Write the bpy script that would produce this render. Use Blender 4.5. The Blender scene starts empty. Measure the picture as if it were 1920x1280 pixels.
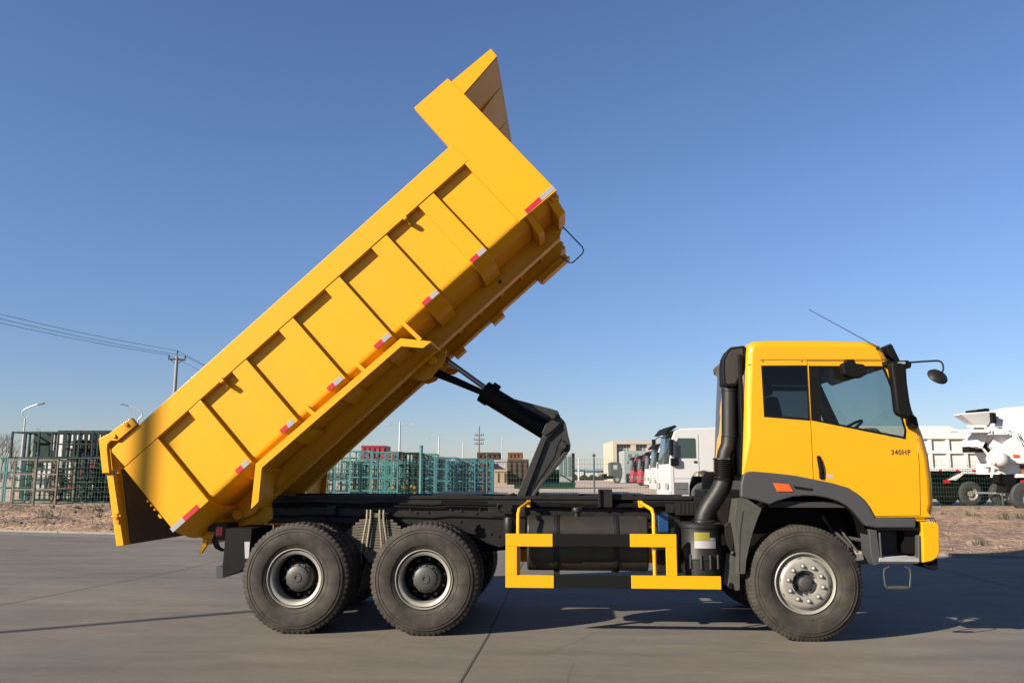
import bpy, bmesh, math, random
from mathutils import Vector, Matrix
random.seed(7)
sc = bpy.context.scene
C = sc.collection
R_ = math.radians
# ---------------------------------------------------------------- camera
CX, CY, CZ, YAW, PITCH, ROLL, FPX = 2.8238, -10.0311, 1.6417, 0.065597, 0.155036, 0.001768, 1573.7
fw = Vector((-math.sin(YAW)*math.cos(PITCH), math.cos(YAW)*math.cos(PITCH), math.sin(PITCH)))
rt = Vector((math.cos(YAW), math.sin(YAW), 0)); up = rt.cross(fw)
rt, up = math.cos(ROLL)*rt + math.sin(ROLL)*up, -math.sin(ROLL)*rt + math.cos(ROLL)*up
CAM = Vector((CX, CY, CZ))
cd = bpy.data.cameras.new('camera'); cam = bpy.data.objects.new('camera', cd); C.objects.link(cam)
m = Matrix.Identity(4)
for i in range(3):
    m[i][0] = rt[i]; m[i][1] = up[i]; m[i][2] = -fw[i]; m[i][3] = CAM[i]
cam.matrix_world = m
cd.sensor_width = 36; cd.lens = 36*FPX/1920; cd.clip_end = 8000; cd.clip_start = .05
sc.camera = cam
# ---------------------------------------------------------------- sun and sky
SUN = Vector((-1.67, -1.20, 1.0)).normalized()          # towards the sun
elev = math.asin(SUN.z)
w = bpy.data.worlds.new('World'); sc.world = w; w.use_nodes = True
nt = w.node_tree; nt.nodes.clear()
sky = nt.nodes.new('ShaderNodeTexSky'); sky.sky_type = 'NISHITA'; sky.sun_disc = False
sky.sun_elevation = elev; sky.sun_rotation = math.atan2(SUN.x, SUN.y)
sky.air_density = 1.0; sky.dust_density = 0.2; sky.ozone_density = 4.0; sky.altitude = 0
bg = nt.nodes.new('ShaderNodeBackground'); bg.inputs[1].default_value = 0.05
ow = nt.nodes.new('ShaderNodeOutputWorld')
tc_ = nt.nodes.new('ShaderNodeTexCoord'); sx_ = nt.nodes.new('ShaderNodeSeparateXYZ'); nt.links.new(tc_.outputs['Generated'], sx_.inputs[0])
mr_ = nt.nodes.new('ShaderNodeMapRange'); mr_.interpolation_type = 'SMOOTHSTEP'; mr_.inputs[1].default_value = .02; mr_.inputs[2].default_value = .34
nt.links.new(sx_.outputs[2], mr_.inputs[0])
cr_ = nt.nodes.new('ShaderNodeMix'); cr_.data_type = 'RGBA'; cr_.inputs[6].default_value = (.80, .79, .93, 1); cr_.inputs[7].default_value = (.97, .99, 1.12, 1)
nt.links.new(mr_.outputs[0], cr_.inputs[0])
mu_ = nt.nodes.new('ShaderNodeMix'); mu_.data_type = 'RGBA'; mu_.blend_type = 'MULTIPLY'; mu_.inputs[0].default_value = 1
nt.links.new(sky.outputs[0], mu_.inputs[6]); nt.links.new(cr_.outputs[2], mu_.inputs[7]); nt.links.new(mu_.outputs[2], bg.inputs[0]); nt.links.new(bg.outputs[0], ow.inputs[0])
sd = bpy.data.lights.new('sun', 'SUN'); sd.energy = 5.0; sd.angle = R_(.53); sd.color = (1, .90, .76)
so = bpy.data.objects.new('sun', sd); C.objects.link(so)
so.rotation_euler = SUN.to_track_quat('Z', 'Y').to_euler(); so.location = (-30, -30, 30)
vs = sc.view_settings; vs.view_transform = 'Standard'; vs.look = 'None'; vs.exposure = 1.33; vs.gamma = 1

# ---------------------------------------------------------------- helpers
def ray(px, py): return fw + rt*((px-960)/FPX) + up*((640-py)/FPX)
def onY(px, py, Y):                 # the point a sight line meets on the plane y = Y, as (x, z)
    d = ray(px, py); p = CAM + d*((Y-CY)/d.y); return (p.x, p.z)
def onZ(px, py, Z=0.):
    d = ray(px, py); return CAM + d*((Z-CZ)/d.z)
HF = Vector((-math.sin(YAW), math.cos(YAW), 0))
def far(px, py, dist):              # a point at a given distance ahead
    d = ray(px, py); return CAM + d*(dist/d.dot(HF))
def prof(Y, pts): return [onY(x, y, Y) for x, y in pts]

class MB:
    def __init__(s, T=None): s.v = []; s.f = []; s.T = T
    def add(s, vs, fs, mi=0):
        b = len(s.v)
        s.v += [Vector(s.T(*p)) if s.T else Vector(p) for p in vs]
        s.f += [([b+i for i in f], mi) for f in fs]
    def box(s, x0, x1, y0, y1, z0, z1, mi=0):
        s.add([(x, y, z) for x in (x0, x1) for y in (y0, y1) for z in (z0, z1)],
              [(0,1,3,2),(4,6,7,5),(0,4,5,1),(2,3,7,6),(0,2,6,4),(1,5,7,3)], mi)
    def prism(s, poly, y0, y1, mi=0, axis='y'):
        n = len(poly)
        g = (lambda a, b, t: (a, t, b)) if axis == 'y' else ((lambda a, b, t: (t, a, b)) if axis == 'x' else (lambda a, b, t: (a, b, t)))
        s.add([g(a, b, y0) for a, b in poly] + [g(a, b, y1) for a, b in poly],
              [tuple(range(n)), tuple(range(2*n-1, n-1, -1))] + [(i, i+n, (i+1) % n+n, (i+1) % n) for i in range(n)], mi)
    def tube(s, pts, r, n=8, mi=0, caps=True, r1=None):
        P = [Vector(p) for p in pts]; k = len(P)
        rings = []; prev = None
        for i in range(k):
            t = (P[min(i+1, k-1)]-P[max(i-1, 0)]).normalized()
            if prev is None:
                a = t.cross(Vector((0, 0, 1)))
                if a.length < .01: a = t.cross(Vector((1, 0, 0)))
            else: a = prev - t*prev.dot(t)
            a.normalize(); b = t.cross(a); prev = a
            rr = r if r1 is None else r+(r1-r)*i/(k-1)
            rings.append([P[i]+(a*math.cos(q)+b*math.sin(q))*rr for q in [2*math.pi*j/n for j in range(n)]])
        vs = [tuple(p) for g in rings for p in g]; fs = []
        for i in range(k-1):
            for j in range(n): fs.append((i*n+j, i*n+(j+1) % n, (i+1)*n+(j+1) % n, (i+1)*n+j))
        if caps: fs += [tuple(range(n-1, -1, -1)), tuple(range((k-1)*n, k*n))]
        s.add(vs, fs, mi)
    def lathe(s, pr, c, n=48, mi=0, rf=None, axis='y'):
        """pr: (radius, offset along the axis) pairs turned about the axis through c"""
        k = len(pr); vs = []
        for j in range(n):
            a = 2*math.pi*j/n
            for i, (r, y) in enumerate(pr):
                if rf: r = rf(r, y, j)
                u, v = r*math.cos(a), r*math.sin(a)
                vs.append((c[0]+u, c[1]+y, c[2]+v) if axis == 'y' else ((c[0]+u, c[1]+v, c[2]+y) if axis == 'z' else (c[0]+y, c[1]+u, c[2]+v)))
        fs = []
        for j in range(n):
            q = (j+1) % n
            for i in range(k-1): fs.append((j*k+i, j*k+i+1, q*k+i+1, q*k+i))
        s.add(vs, fs, mi)
    def holes(s, outer, inner, y, mi=0):
        """flat polygon with holes in the plane y"""
        bm = bmesh.new(); E = []
        for lp in [outer]+inner:
            V = [bm.verts.new((a, 0, b)) for a, b in lp]
            E += [bm.edges.new((V[i], V[(i+1) % len(V)])) for i in range(len(V))]
        r = bmesh.ops.triangle_fill(bm, use_beauty=True, edges=E, normal=Vector((0, -1, 0)))
        bm.verts.index_update()
        s.add([(v.co.x, y, v.co.z) for v in bm.verts], [tuple(v.index for v in f.verts) for f in bm.faces], mi)
        bm.free()

def pieces(mb):
    """the far-apart pieces of a mesh, each as a builder of its own"""
    par = list(range(len(mb.v)))
    def fi(a):
        while par[a] != a: par[a] = par[par[a]]; a = par[a]
        return a
    for f, _ in mb.f:
        r = fi(f[0])
        for q in f[1:]: par[fi(q)] = r
    comp = {}
    for i in range(len(mb.v)): comp.setdefault(fi(i), []).append(i)
    ks = list(comp)
    if len(ks) < 2 or len(ks) > 150: return [mb]
    bb = []
    for k in ks:
        P = [mb.v[i] for i in comp[k]]; bb.append(([min(p[j] for p in P) for j in range(3)], [max(p[j] for p in P) for j in range(3)]))
    sz = [max(h[j]-l[j] for j in range(3)) for l, h in bb]; gp = list(range(len(ks)))
    def fg(a):
        while gp[a] != a: gp[a] = gp[gp[a]]; a = gp[a]
        return a
    for a in range(len(ks)):
        for b in range(a):
            g = math.sqrt(sum(max(0, bb[a][0][j]-bb[b][1][j], bb[b][0][j]-bb[a][1][j])**2 for j in range(3)))
            if g <= max(.02, .5*max(sz[a], sz[b])): gp[fg(a)] = fg(b)
    gr = {}
    for a, k in enumerate(ks): gr.setdefault(fg(a), []).append(k)
    if len(gr) < 2: return [mb]
    out = []
    for g in gr.values():
        keep = sorted(i for k in g for i in comp[k]); idx = {i: j for j, i in enumerate(keep)}
        n = MB(); n.v = [mb.v[i] for i in keep]; n.f = [([idx[i] for i in f], mi) for f, mi in mb.f if f[0] in idx]; out.append(n)
    return out
def put(name, mb, mats, parent=None, **k):
    if parent is None or name in ('rubble', 'weeds'): return put1(name, mb, mats, parent, **k)
    os_ = [put1(name, m_, mats, parent, **k) for m_ in pieces(mb)]
    return os_[0]
def put1(name, mb, mats, parent=None, bevel=0, smooth=35, segs=2, solid=0):
    me = bpy.data.meshes.new(name)
    o = bpy.data.objects.new(name, me); C.objects.link(o)
    off = Vector((0, 0, 0)); q = parent
    while q is not None:
        off += q.location; q = q.parent
    if parent is None and getattr(mb, 'org', None) is not None:
        off = Vector(mb.org); o.location = off
    me.from_pydata([tuple(v-off) for v in mb.v], [], [f for f, _ in mb.f])
    if not isinstance(mats, (list, tuple)): mats = [mats]
    for mm in mats: me.materials.append(mm)
    for p, (_, mi) in zip(me.polygons, mb.f): p.material_index = mi
    bm = bmesh.new(); bm.from_mesh(me)
    bmesh.ops.recalc_face_normals(bm, faces=bm.faces); bm.to_mesh(me); bm.free()
    if parent is not None: o.parent = parent
    if solid:
        md = o.modifiers.new('s', 'SOLIDIFY'); md.thickness = solid; md.offset = 0
    if bevel:
        md = o.modifiers.new('b', 'BEVEL'); md.width = bevel; md.segments = segs; md.limit_method = 'ANGLE'; md.angle_limit = R_(40); md.harden_normals = bool(smooth)
    if smooth:
        for p in me.polygons: p.use_smooth = True
        me.set_sharp_from_angle(angle=R_(smooth))
    return o
def tag(o, label, cat=None, group=None, kind=None):
    if label: o['label'] = label
    if cat: o['category'] = cat
    if group: o['group'] = group
    if kind: o['kind'] = kind
    return o
def thing(name, loc, label, cat, group=None, rz=0):
    o = bpy.data.objects.new(name, None); C.objects.link(o); o.empty_display_size = .3
    o.location = loc; o.rotation_euler.z = rz
    return tag(o, label, cat, group)
def dup(root, loc, rz=None, label=None, swap=None, scale=None):
    def cp(o, par):
        c = o.copy(); C.objects.link(c)
        if par is not None: c.parent = par
        if swap and o.type == 'MESH':
            me = o.data
            if any(x and x.name in swap for x in me.materials):
                key = (me.name, tuple(sorted((a, b.name) for a, b in swap.items())))
                if key not in dup.cache:
                    n = me.copy()
                    for i, x in enumerate(n.materials):
                        if x and x.name in swap: n.materials[i] = swap[x.name]
                    dup.cache[key] = n
                c.data = dup.cache[key]
        for ch in kids[o.name]: cp(ch, c)
        return c
    kids = {}
    def walk(o):
        kids[o.name] = list(o.children)
        for ch in o.children: walk(ch)
    walk(root)
    r = cp(root, None); r.location = loc
    if rz is not None: r.rotation_euler.z = rz
    if label: r['label'] = label
    if scale: r.scale = (scale,)*3
    return r
dup.cache = {}

# ---------------------------------------------------------------- materials
KA = .82      # all base colours are scaled to suit the exposure
def mat(name, col, rough=.5, metal=0, var=0, vscale=3, coat=0, bump=0, bscale=40, col2=None, spec=.5, stretch=None, dist=.01):
    col = tuple(x*KA for x in col); col2 = tuple(x*KA for x in col2) if col2 else None
    m = bpy.data.materials.new(name); m.use_nodes = True
    n = m.node_tree.nodes; l = m.node_tree.links; b = n['Principled BSDF']
    b.inputs['Roughness'].default_value = rough; b.inputs['Metallic'].default_value = metal
    b.inputs['Coat Weight'].default_value = coat; b.inputs['Coat Roughness'].default_value = .08
    b.inputs['Specular IOR Level'].default_value = spec
    c = (*col, 1); b.inputs['Base Color'].default_value = c
    if var or bump or col2:
        tc = n.new('ShaderNodeTexCoord'); mp = n.new('ShaderNodeMapping')
        l.new(tc.outputs['Object'], mp.inputs[0])
        if stretch: mp.inputs['Scale'].default_value = stretch
    if var or col2:
        t = n.new('ShaderNodeTexNoise'); t.inputs['Scale'].default_value = vscale; t.inputs['Detail'].default_value = 6
        t.inputs['Roughness'].default_value = .6
        l.new(mp.outputs[0], t.inputs[0])
        r = n.new('ShaderNodeValToRGB'); r.color_ramp.elements[0].position = .35; r.color_ramp.elements[1].position = .68
        l.new(t.outputs[0], r.inputs[0])
        c2 = col2 or tuple(x*(1-var) for x in col)
        r.color_ramp.elements[0].color = (*c2, 1); r.color_ramp.elements[1].color = c
        l.new(r.outputs[0], b.inputs['Base Color'])
        rr = n.new('ShaderNodeMapRange'); rr.inputs[3].default_value = min(1, rough*1.2+.02); rr.inputs[4].default_value = rough*.85
        l.new(t.outputs[0], rr.inputs[0]); l.new(rr.outputs[0], b.inputs['Roughness'])
    if bump:
        t2 = n.new('ShaderNodeTexNoise'); t2.inputs['Scale'].default_value = bscale; t2.inputs['Detail'].default_value = 5
        l.new(mp.outputs[0], t2.inputs[0])
        bp = n.new('ShaderNodeBump'); bp.inputs['Strength'].default_value = bump; bp.inputs['Distance'].default_value = dist
        l.new(t2.outputs[0], bp.inputs['Height']); l.new(bp.outputs[0], b.inputs['Normal'])
    return m
def glassmat(name, tint, dark):
    m = bpy.data.materials.new(name); m.use_nodes = True
    n = m.node_tree.nodes; l = m.node_tree.links; n.clear()
    tr = n.new('ShaderNodeBsdfTransparent'); tr.inputs[0].default_value = (*tint, 1)
    gl = n.new('ShaderNodeBsdfGlossy'); gl.inputs['Roughness'].default_value = .02
    fr = n.new('ShaderNodeFresnel'); geo = n.new('ShaderNodeNewGeometry'); mi_ = n.new('ShaderNodeMapRange'); mi_.inputs[3].default_value = 1.45; mi_.inputs[4].default_value = 1/1.45
    l.new(geo.outputs['Backfacing'], mi_.inputs[0]); l.new(mi_.outputs[0], fr.inputs[0])
    mx = n.new('ShaderNodeMixShader'); o = n.new('ShaderNodeOutputMaterial')
    l.new(fr.outputs[0], mx.inputs[0]); l.new(tr.outputs[0], mx.inputs[1]); l.new(gl.outputs[0], mx.inputs[2]); l.new(mx.outputs[0], o.inputs[0])
    return m
YEL = mat('yellow_paint', (.68, .312, .002), .42, var=.05, vscale=1.2, coat=.08, bump=.05, bscale=6, spec=.25)
INNER = mat('dark_inner_side', (.06, .042, .026), .6, var=.4, vscale=3)  # dark brown for the inside of the body and tailgate
YEL2 = mat('yellow_cab_paint', (.66, .297, .002), .3, var=.03, vscale=.8, coat=.25, spec=.35)
BLK = mat('black_chassis_paint', (.016, .015, .0135), .42, spec=0.22, var=.35, vscale=7, bump=.15, bscale=60)
BLKF = mat('black_flat', (.0045, .0045, .0042), .6, spec=0.15, var=.3, vscale=8)
GRY = mat('grey_plastic', (.05, .05, .053), .5, spec=0.3, var=.12, vscale=5, bump=.1, bscale=150)
OLV = mat('dusty_grey_plastic', (.062, .062, .052), .55, spec=0.3, var=.25, vscale=6)
PIPE = mat('black_rubber_pipe', (.012, .0115, .0105), .5, spec=.3, var=.3, vscale=9)
RUB = mat('tyre_rubber', (.056, .047, .037), .7, spec=0.2, col2=(.026, .023, .020), vscale=7, bump=.3, bscale=90)
RIM = mat('rim_silver', (.33, .31, .265), .42, metal=.25, var=.18, vscale=9)
HUB = mat('hub_grey', (.05, .05, .044), .5, var=.3, vscale=20)
UBM = mat('u_bolt_steel', (.30, .26, .19), .4, metal=.3, var=.2, vscale=20)
STEEL = mat('spring_steel', (.12, .10, .072), .5, metal=.2, var=.3, vscale=18)
DARK = mat('dark_interior', (.018, .018, .02), .8)
CLOTH = mat('grey_interior', (.07, .07, .075), .85, var=.2)
CHR = mat('chrome', (.22, .22, .24), .2, metal=1)
TANK = mat('tank_dark', (.028, .025, .019), .40, spec=0.35, var=.3, vscale=5, bump=.06, bscale=12)
TRED = mat('tape_red', (.40, .012, .02), .4)
TWHT = mat('tape_white', (.30, .285, .31), .4)
ORG = mat('orange_lens', (.60, .09, .012), .2, coat=.5)
REDL = mat('red_lens', (.45, .01, .02), .2, coat=.5)
ALU = mat('aluminium', (.42, .42, .41), .4, metal=.4, var=.15, vscale=15)
GLT = glassmat('tinted_glass', (.10, .105, .11), 0)
GLC = glassmat('clear_glass', (.58, .66, .64), 0)
WHT = mat('white_paint', (.50, .50, .49), .35, var=.05, vscale=2, coat=.2)
WHTB = mat('sticker_white', (.34, .32, .34), .5)
STY = mat('sticker_yellow', (.22, .19, .02), .5)
BLUE = mat('blue_plastic', (.006, .04, .13), .3, coat=.3)
INK = mat('ink', (.02, .02, .015), .6)

# ---------------------------------------------------------------- ground
CA, CB = Vector((-12.98, 12.92, 0)), Vector((11.0, 7.72, 0))
cdir = (CB-CA).normalized(); cn = Vector((-cdir.y, cdir.x, 0))     # cn points away from the camera
F0, F1 = onZ(0, 952, .22), onZ(1920, 949, .22)
fdir = (F1-F0).normalized()
def sheet(name, pts, z, m, label=None, cat=None):
    mb = MB(); mb.add([(p.x, p.y, z) for p in pts], [tuple(range(len(pts)))])
    o = put(name, mb, m, smooth=0); tag(o, label, cat, kind='structure'); return o
def concrete():
    m = bpy.data.materials.new('concrete'); m.use_nodes = True
    n = m.node_tree.nodes; l = m.node_tree.links; b = n['Principled BSDF']
    tc = n.new('ShaderNodeTexCoord')
    def noise(sx, sy, scale, det=6, rough=.6):
        mp = n.new('ShaderNodeMapping'); mp.inputs['Scale'].default_value = (sx, sy, 1); mp.inputs['Rotation'].default_value = (0, 0, .1)
        l.new(tc.outputs['Object'], mp.inputs[0])
        t = n.new('ShaderNodeTexNoise'); t.inputs['Scale'].default_value = scale; t.inputs['Detail'].default_value = det; t.inputs['Roughness'].default_value = rough
        l.new(mp.outputs[0], t.inputs[0]); return t
    big = noise(.5, 1, .45, 8, .62); streak = noise(.35, 1.6, 1.6, 8, .68); fine = noise(1, 1, 70, 4, .7); mid = noise(1, 1, 6, 6, .7)
    r = n.new('ShaderNodeValToRGB'); e = r.color_ramp.elements
    e[0].position = .30; e[0].color = (.078, .072, .064, 1); e[1].position = .72; e[1].color = (.138, .117, .092, 1)
    l.new(big.outputs[0], r.inputs[0])
    def mul(cin, fac, lo, hi, a=.3, bb=.7):
        mr = n.new('ShaderNodeMapRange'); mr.inputs[1].default_value = a; mr.inputs[2].default_value = bb; mr.inputs[3].default_value = lo; mr.inputs[4].default_value = hi
        l.new(fac, mr.inputs[0])
        vm = n.new('ShaderNodeVectorMath'); vm.operation = 'SCALE'; l.new(cin, vm.inputs[0]); l.new(mr.outputs[0], vm.inputs['Scale']); return vm.outputs[0]
    c = mul(r.outputs[0], streak.outputs[0], .80, 1.20); c = mul(c, mid.outputs[0], .93, 1.06); c = mul(c, fine.outputs[0], .86, 1.12)
    # worn pale scuffs and dark tyre stains
    sc_ = noise(.25, 2.2, 2.6, 9, .75)
    r2 = n.new('ShaderNodeMapRange'); r2.inputs[1].default_value = .66; r2.inputs[2].default_value = .80; r2.inputs[3].default_value = 1; r2.inputs[4].default_value = 1.5
    l.new(sc_.outputs[0], r2.inputs[0])
    vm = n.new('ShaderNodeVectorMath'); vm.operation = 'SCALE'; l.new(c, vm.inputs[0]); l.new(r2.outputs[0], vm.inputs['Scale'])
    st = noise(1, .8, .9, 3, .5); mr2 = n.new('ShaderNodeMapRange'); mr2.inputs[1].default_value = .66; mr2.inputs[2].default_value = .76; mr2.inputs[3].default_value = 1; mr2.inputs[4].default_value = .78
    l.new(st.outputs[0], mr2.inputs[0]); v2 = n.new('ShaderNodeVectorMath'); v2.operation = 'SCALE'; l.new(vm.outputs[0], v2.inputs[0]); l.new(mr2.outputs[0], v2.inputs['Scale'])
    sp = noise(1, 1, 26, 2, .5); mr3 = n.new('ShaderNodeMapRange'); mr3.inputs[1].default_value = .70; mr3.inputs[2].default_value = .74; mr3.inputs[3].default_value = 1; mr3.inputs[4].default_value = .62
    l.new(sp.outputs[0], mr3.inputs[0]); v3 = n.new('ShaderNodeVectorMath'); v3.operation = 'SCALE'; l.new(v2.outputs[0], v3.inputs[0]); l.new(mr3.outputs[0], v3.inputs['Scale'])
    vo = n.new('ShaderNodeTexVoronoi'); vo.feature = 'DISTANCE_TO_EDGE'; vo.inputs['Scale'].default_value = .22
    dn = noise(1, 1, 1.4, 5, .6); mxv = n.new('ShaderNodeMix'); mxv.data_type = 'VECTOR'; mxv.inputs[0].default_value = .06
    l.new(tc.outputs['Object'], mxv.inputs[4]); l.new(dn.outputs[1], mxv.inputs[5]); l.new(mxv.outputs[1], vo.inputs[0])
    mr4 = n.new('ShaderNodeMapRange'); mr4.inputs[1].default_value = .0006; mr4.inputs[2].default_value = .0022; mr4.inputs[3].default_value = .80; mr4.inputs[4].default_value = 1
    l.new(vo.outputs[0], mr4.inputs[0]); v4 = n.new('ShaderNodeVectorMath'); v4.operation = 'SCALE'; l.new(v3.outputs[0], v4.inputs[0]); l.new(mr4.outputs[0], v4.inputs['Scale'])
    l.new(v4.outputs[0], b.inputs['Base Color']); b.inputs['Roughness'].default_value = .75; b.inputs['Specular IOR Level'].default_value = .3
    bp = n.new('ShaderNodeBump'); bp.inputs['Strength'].default_value = .35; bp.inputs['Distance'].default_value = .006
    l.new(fine.outputs[0], bp.inputs['Height']); l.new(bp.outputs[0], b.inputs['Normal'])
    return m
CONC = concrete()
far_l, far_r = CA-cdir*500, CA+cdir*500
sheet('pavement', [far_l-cn*600, far_r-cn*600, far_r+cn*.3, far_l+cn*.3], 0, CONC)
DIRT = mat('dirt', (.35, .225, .145), .95, col2=(.13, .082, .05), vscale=2.6, bump=1, bscale=6, dist=.12)
YARD = mat('yard_concrete', (.42, .32, .24), .9, col2=(.31, .245, .19), vscale=.25, bump=.2, bscale=20, stretch=(.3, 1, 1))
FIELD = mat('far_ground', (.08, .075, .045), .95, col2=(.05, .055, .03), vscale=.05)
ff0, ff1 = F0-fdir*700, F0+fdir*700
fn = Vector((-fdir.y, fdir.x, 0))
sheet('ground', [ff0-fn*1.2, ff1-fn*1.2, ff1+fn*4000+fdir*3000, ff0+fn*4000-fdir*3000], .16, FIELD)
sheet('yard', [F0-fdir*160-fn*.6, F0+fdir*160-fn*.6, F0+fdir*190+fn*140, F0-fdir*190+fn*140], .22, YARD)
# dirt strip between the kerb and the yard
def hash_noise():
    from mathutils import noise
    return noise
NZ = hash_noise()
def dirt_h(p, t):
    h = .02+.22*min(1, t*1.6)
    a = NZ.noise(Vector((p.x*.35, p.y*.35, 0)))*.30 + NZ.noise(Vector((p.x*1.1, p.y*1.1, 4)))*.14 + NZ.noise(Vector((p.x*3.3, p.y*3.3, 9)))*.09
    w_ = min(1, t*9)*min(1, (1-t)*6)
    right = min(1, max(0, (p.x-2)/6))
    return h + a*w_*(1-.45*right) + .10*w_*(1-right)
mb = MB(); NX, NT = 420, 60
for i in range(NX+1):
    s = -60+140*i/NX
    a = CA+cdir*(s+14)+cn*.12
    lam = (a-F0).dot(fdir); bpt = F0+fdir*lam
    bpt = a + cn*((F0-a).dot(fn)/cn.dot(fn)) + cn*.3
    for j in range(NT+1):
        t = (j/NT)**1.25
        p = a.lerp(bpt, t); mb.v.append(Vector((p.x, p.y, dirt_h(p, t) if j else -.02)))
mb.f = [([i*(NT+1)+j, (i+1)*(NT+1)+j, (i+1)*(NT+1)+j+1, i*(NT+1)+j+1], 0) for i in range(NX) for j in range(NT)]
tag(put('dirt_strip', mb, DIRT, smooth=60), None, kind='structure')
KERB = mat('kerb_concrete', (.24, .21, .17), .85, var=.25, vscale=2, bump=.3)
mb = MB()
for i in range(70):
    a = CA+cdir*(-60+i*2.0); b_ = a+cdir*1.985
    vs_ = [a-cn*.02, b_-cn*.02, b_+cn*.14, a+cn*.14]
    mb.add([(p.x, p.y, -.03) for p in vs_]+[(p.x, p.y, .055) for p in vs_], [(0,1,5,4),(1,2,6,5),(2,3,7,6),(3,0,4,7),(4,5,6,7)])
tag(put('kerb', mb, KERB, bevel=.012, smooth=0), None, kind='structure')
# pale smooth gutter strip beside the kerb
GUT = mat('gutter_concrete', (.155, .135, .112), .8, var=.18, vscale=1.5, bump=.2)
sheet('gutter', [CA-cdir*60-cn*1.1, CA+cdir*80-cn*1.1, CA+cdir*80-cn*.01, CA-cdir*60-cn*.01], .004, GUT)
# joints between the slabs
SEAM = mat('joint_filler', (.05, .047, .04), .9, var=.3)
mb = MB()
def seam(pts, wd=.018):
    for a, b_ in zip(pts[:-1], pts[1:]):
        a = Vector((a[0], a[1], 0)); b_ = Vector((b_[0], b_[1], 0)); d = (b_-a).normalized(); q = Vector((-d.y, d.x, 0))*wd*.5
        mb.add([(p.x, p.y, .004) for p in (a-q, b_-q, b_+q, a+q)], [(0, 1, 2, 3)])
seam([(1.96, -9.5), (1.985, -5), (1.96, -3.1), (2.0, -1.1), (1.98, 7), (1.98, 9.2)])
seam([(-5.4, -9.5), (-4.4, -.8), (-3.76, 4.1), (-3.5, 10.2)], .014)
seam([(9.3, -9.5), (9.3, 7.6)], .014)
seam([(-30, -2.9+.6), (-4.4, -.3-6.6), (40, -7.6)], .0)
tag(put('pavement_joint', mb, SEAM, smooth=0), None, kind='structure')
# ---------------------------------------------------------------- rubble and weeds
ROCK = mat('stone', (.26, .20, .15), .9, col2=(.13, .10, .075), vscale=2, bump=.3)
mb = MB()
def strip_pt(s, t):
    a = CA+cdir*(s+14)+cn*.12; bpt = a + cn*((F0-a).dot(fn)/cn.dot(fn))
    p = a.lerp(bpt, t); return p, dirt_h(p, t)
for k in range(5200):
    s = random.uniform(-36, 42); t = random.random()**1.4*.97+.01
    if s > 14 and random.random() < .55: continue
    p, h = strip_pt(s, t)
    r = random.uniform(.012, .045) if random.random() < .93 else random.uniform(.05, .11)
    c = [Vector((random.gauss(0, 1), random.gauss(0, 1), random.gauss(0, .7))).normalized()*r*random.uniform(.6, 1.2) for _ in range(6)]
    base = [Vector(q) for q in ((1,0,0),(0,1,0),(-1,0,0),(0,-1,0),(0,0,1),(0,0,-1))]
    vs_ = [p+Vector((b.x*r*random.uniform(.6, 1.4), b.y*r*random.uniform(.6, 1.4), h+b.z*r*random.uniform(.4, .9)))+c[i]*.3 for i, b in enumerate(base)]
    mb.add([tuple(v) for v in vs_], [(0,1,4),(1,2,4),(2,3,4),(3,0,4),(1,0,5),(2,1,5),(3,2,5),(0,3,5)])
for k in range(900):
    s = random.uniform(-36, 42); d = -abs(random.gauss(0, .5))-.03; p = CA+cdir*(s+14)+cn*d; r = random.uniform(.006, .02)
    vs_ = [(p.x+b[0]*r*random.uniform(.6, 1.3), p.y+b[1]*r*random.uniform(.6, 1.3), .004+r*.4+b[2]*r*.5) for b in ((1,0,0),(0,1,0),(-1,0,0),(0,-1,0),(0,0,1),(0,0,-1))]
    mb.add(vs_, [(0,1,4),(1,2,4),(2,3,4),(3,0,4),(1,0,5),(2,1,5),(3,2,5),(0,3,5)])
tag(put('rubble', mb, ROCK, smooth=0), 'scattered stones and clods on the bare dirt strip behind the kerb', 'rubble', kind='stuff')
WEED = mat('dry_weed', (.11, .095, .05), .9, col2=(.05, .06, .03), vscale=2)
mb = MB()
for k in range(420):
    s = random.uniform(-36, 42); t = random.choice([random.uniform(.55, .97), random.uniform(.05, .9)])
    if s > 12 and random.random() < .5: continue
    p, h = strip_pt(s, t); n_ = random.randint(8, 26); rr = random.uniform(.08, .3)
    for q in range(n_):
        a = random.uniform(0, 6.28); d = rr*random.random(); x, y = p.x+d*math.cos(a), p.y+d*math.sin(a)
        hh = random.uniform(.06, .22)*(1.2-d/rr*.5); dx, dy = random.gauss(0, .05), random.gauss(0, .05); ww = random.uniform(.006, .016)
        mb.add([(x-ww, y, h-.02), (x+ww, y, h-.02), (x+dx*.5+ww, y+dy*.5, h+hh*.6), (x+dx*.5-ww, y+dy*.5, h+hh*.6), (x+dx*1.4, y+dy*1.4, h+hh)], [(0,1,2,3),(3,2,4)])
tag(put('weeds', mb, WEED, smooth=0), 'low dry weeds growing on the dirt strip by the fence', 'weeds', kind='stuff')
# ================================================================ the tipper truck
TRUCK = thing('dump_truck', (2.6, 0, 0), 'big yellow dump truck with its ribbed body tipped up over a black chassis', 'truck')
TH = R_(42.3); OX, OZ = -1.32, 1.014
ct, st = math.cos(TH), math.sin(TH)
def B(u, y, v): return (OX+u*ct-v*st, y, OZ+u*st+v*ct)
HW = 1.25
def both(f):
    for s_ in (-1, 1): f(s_)
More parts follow.
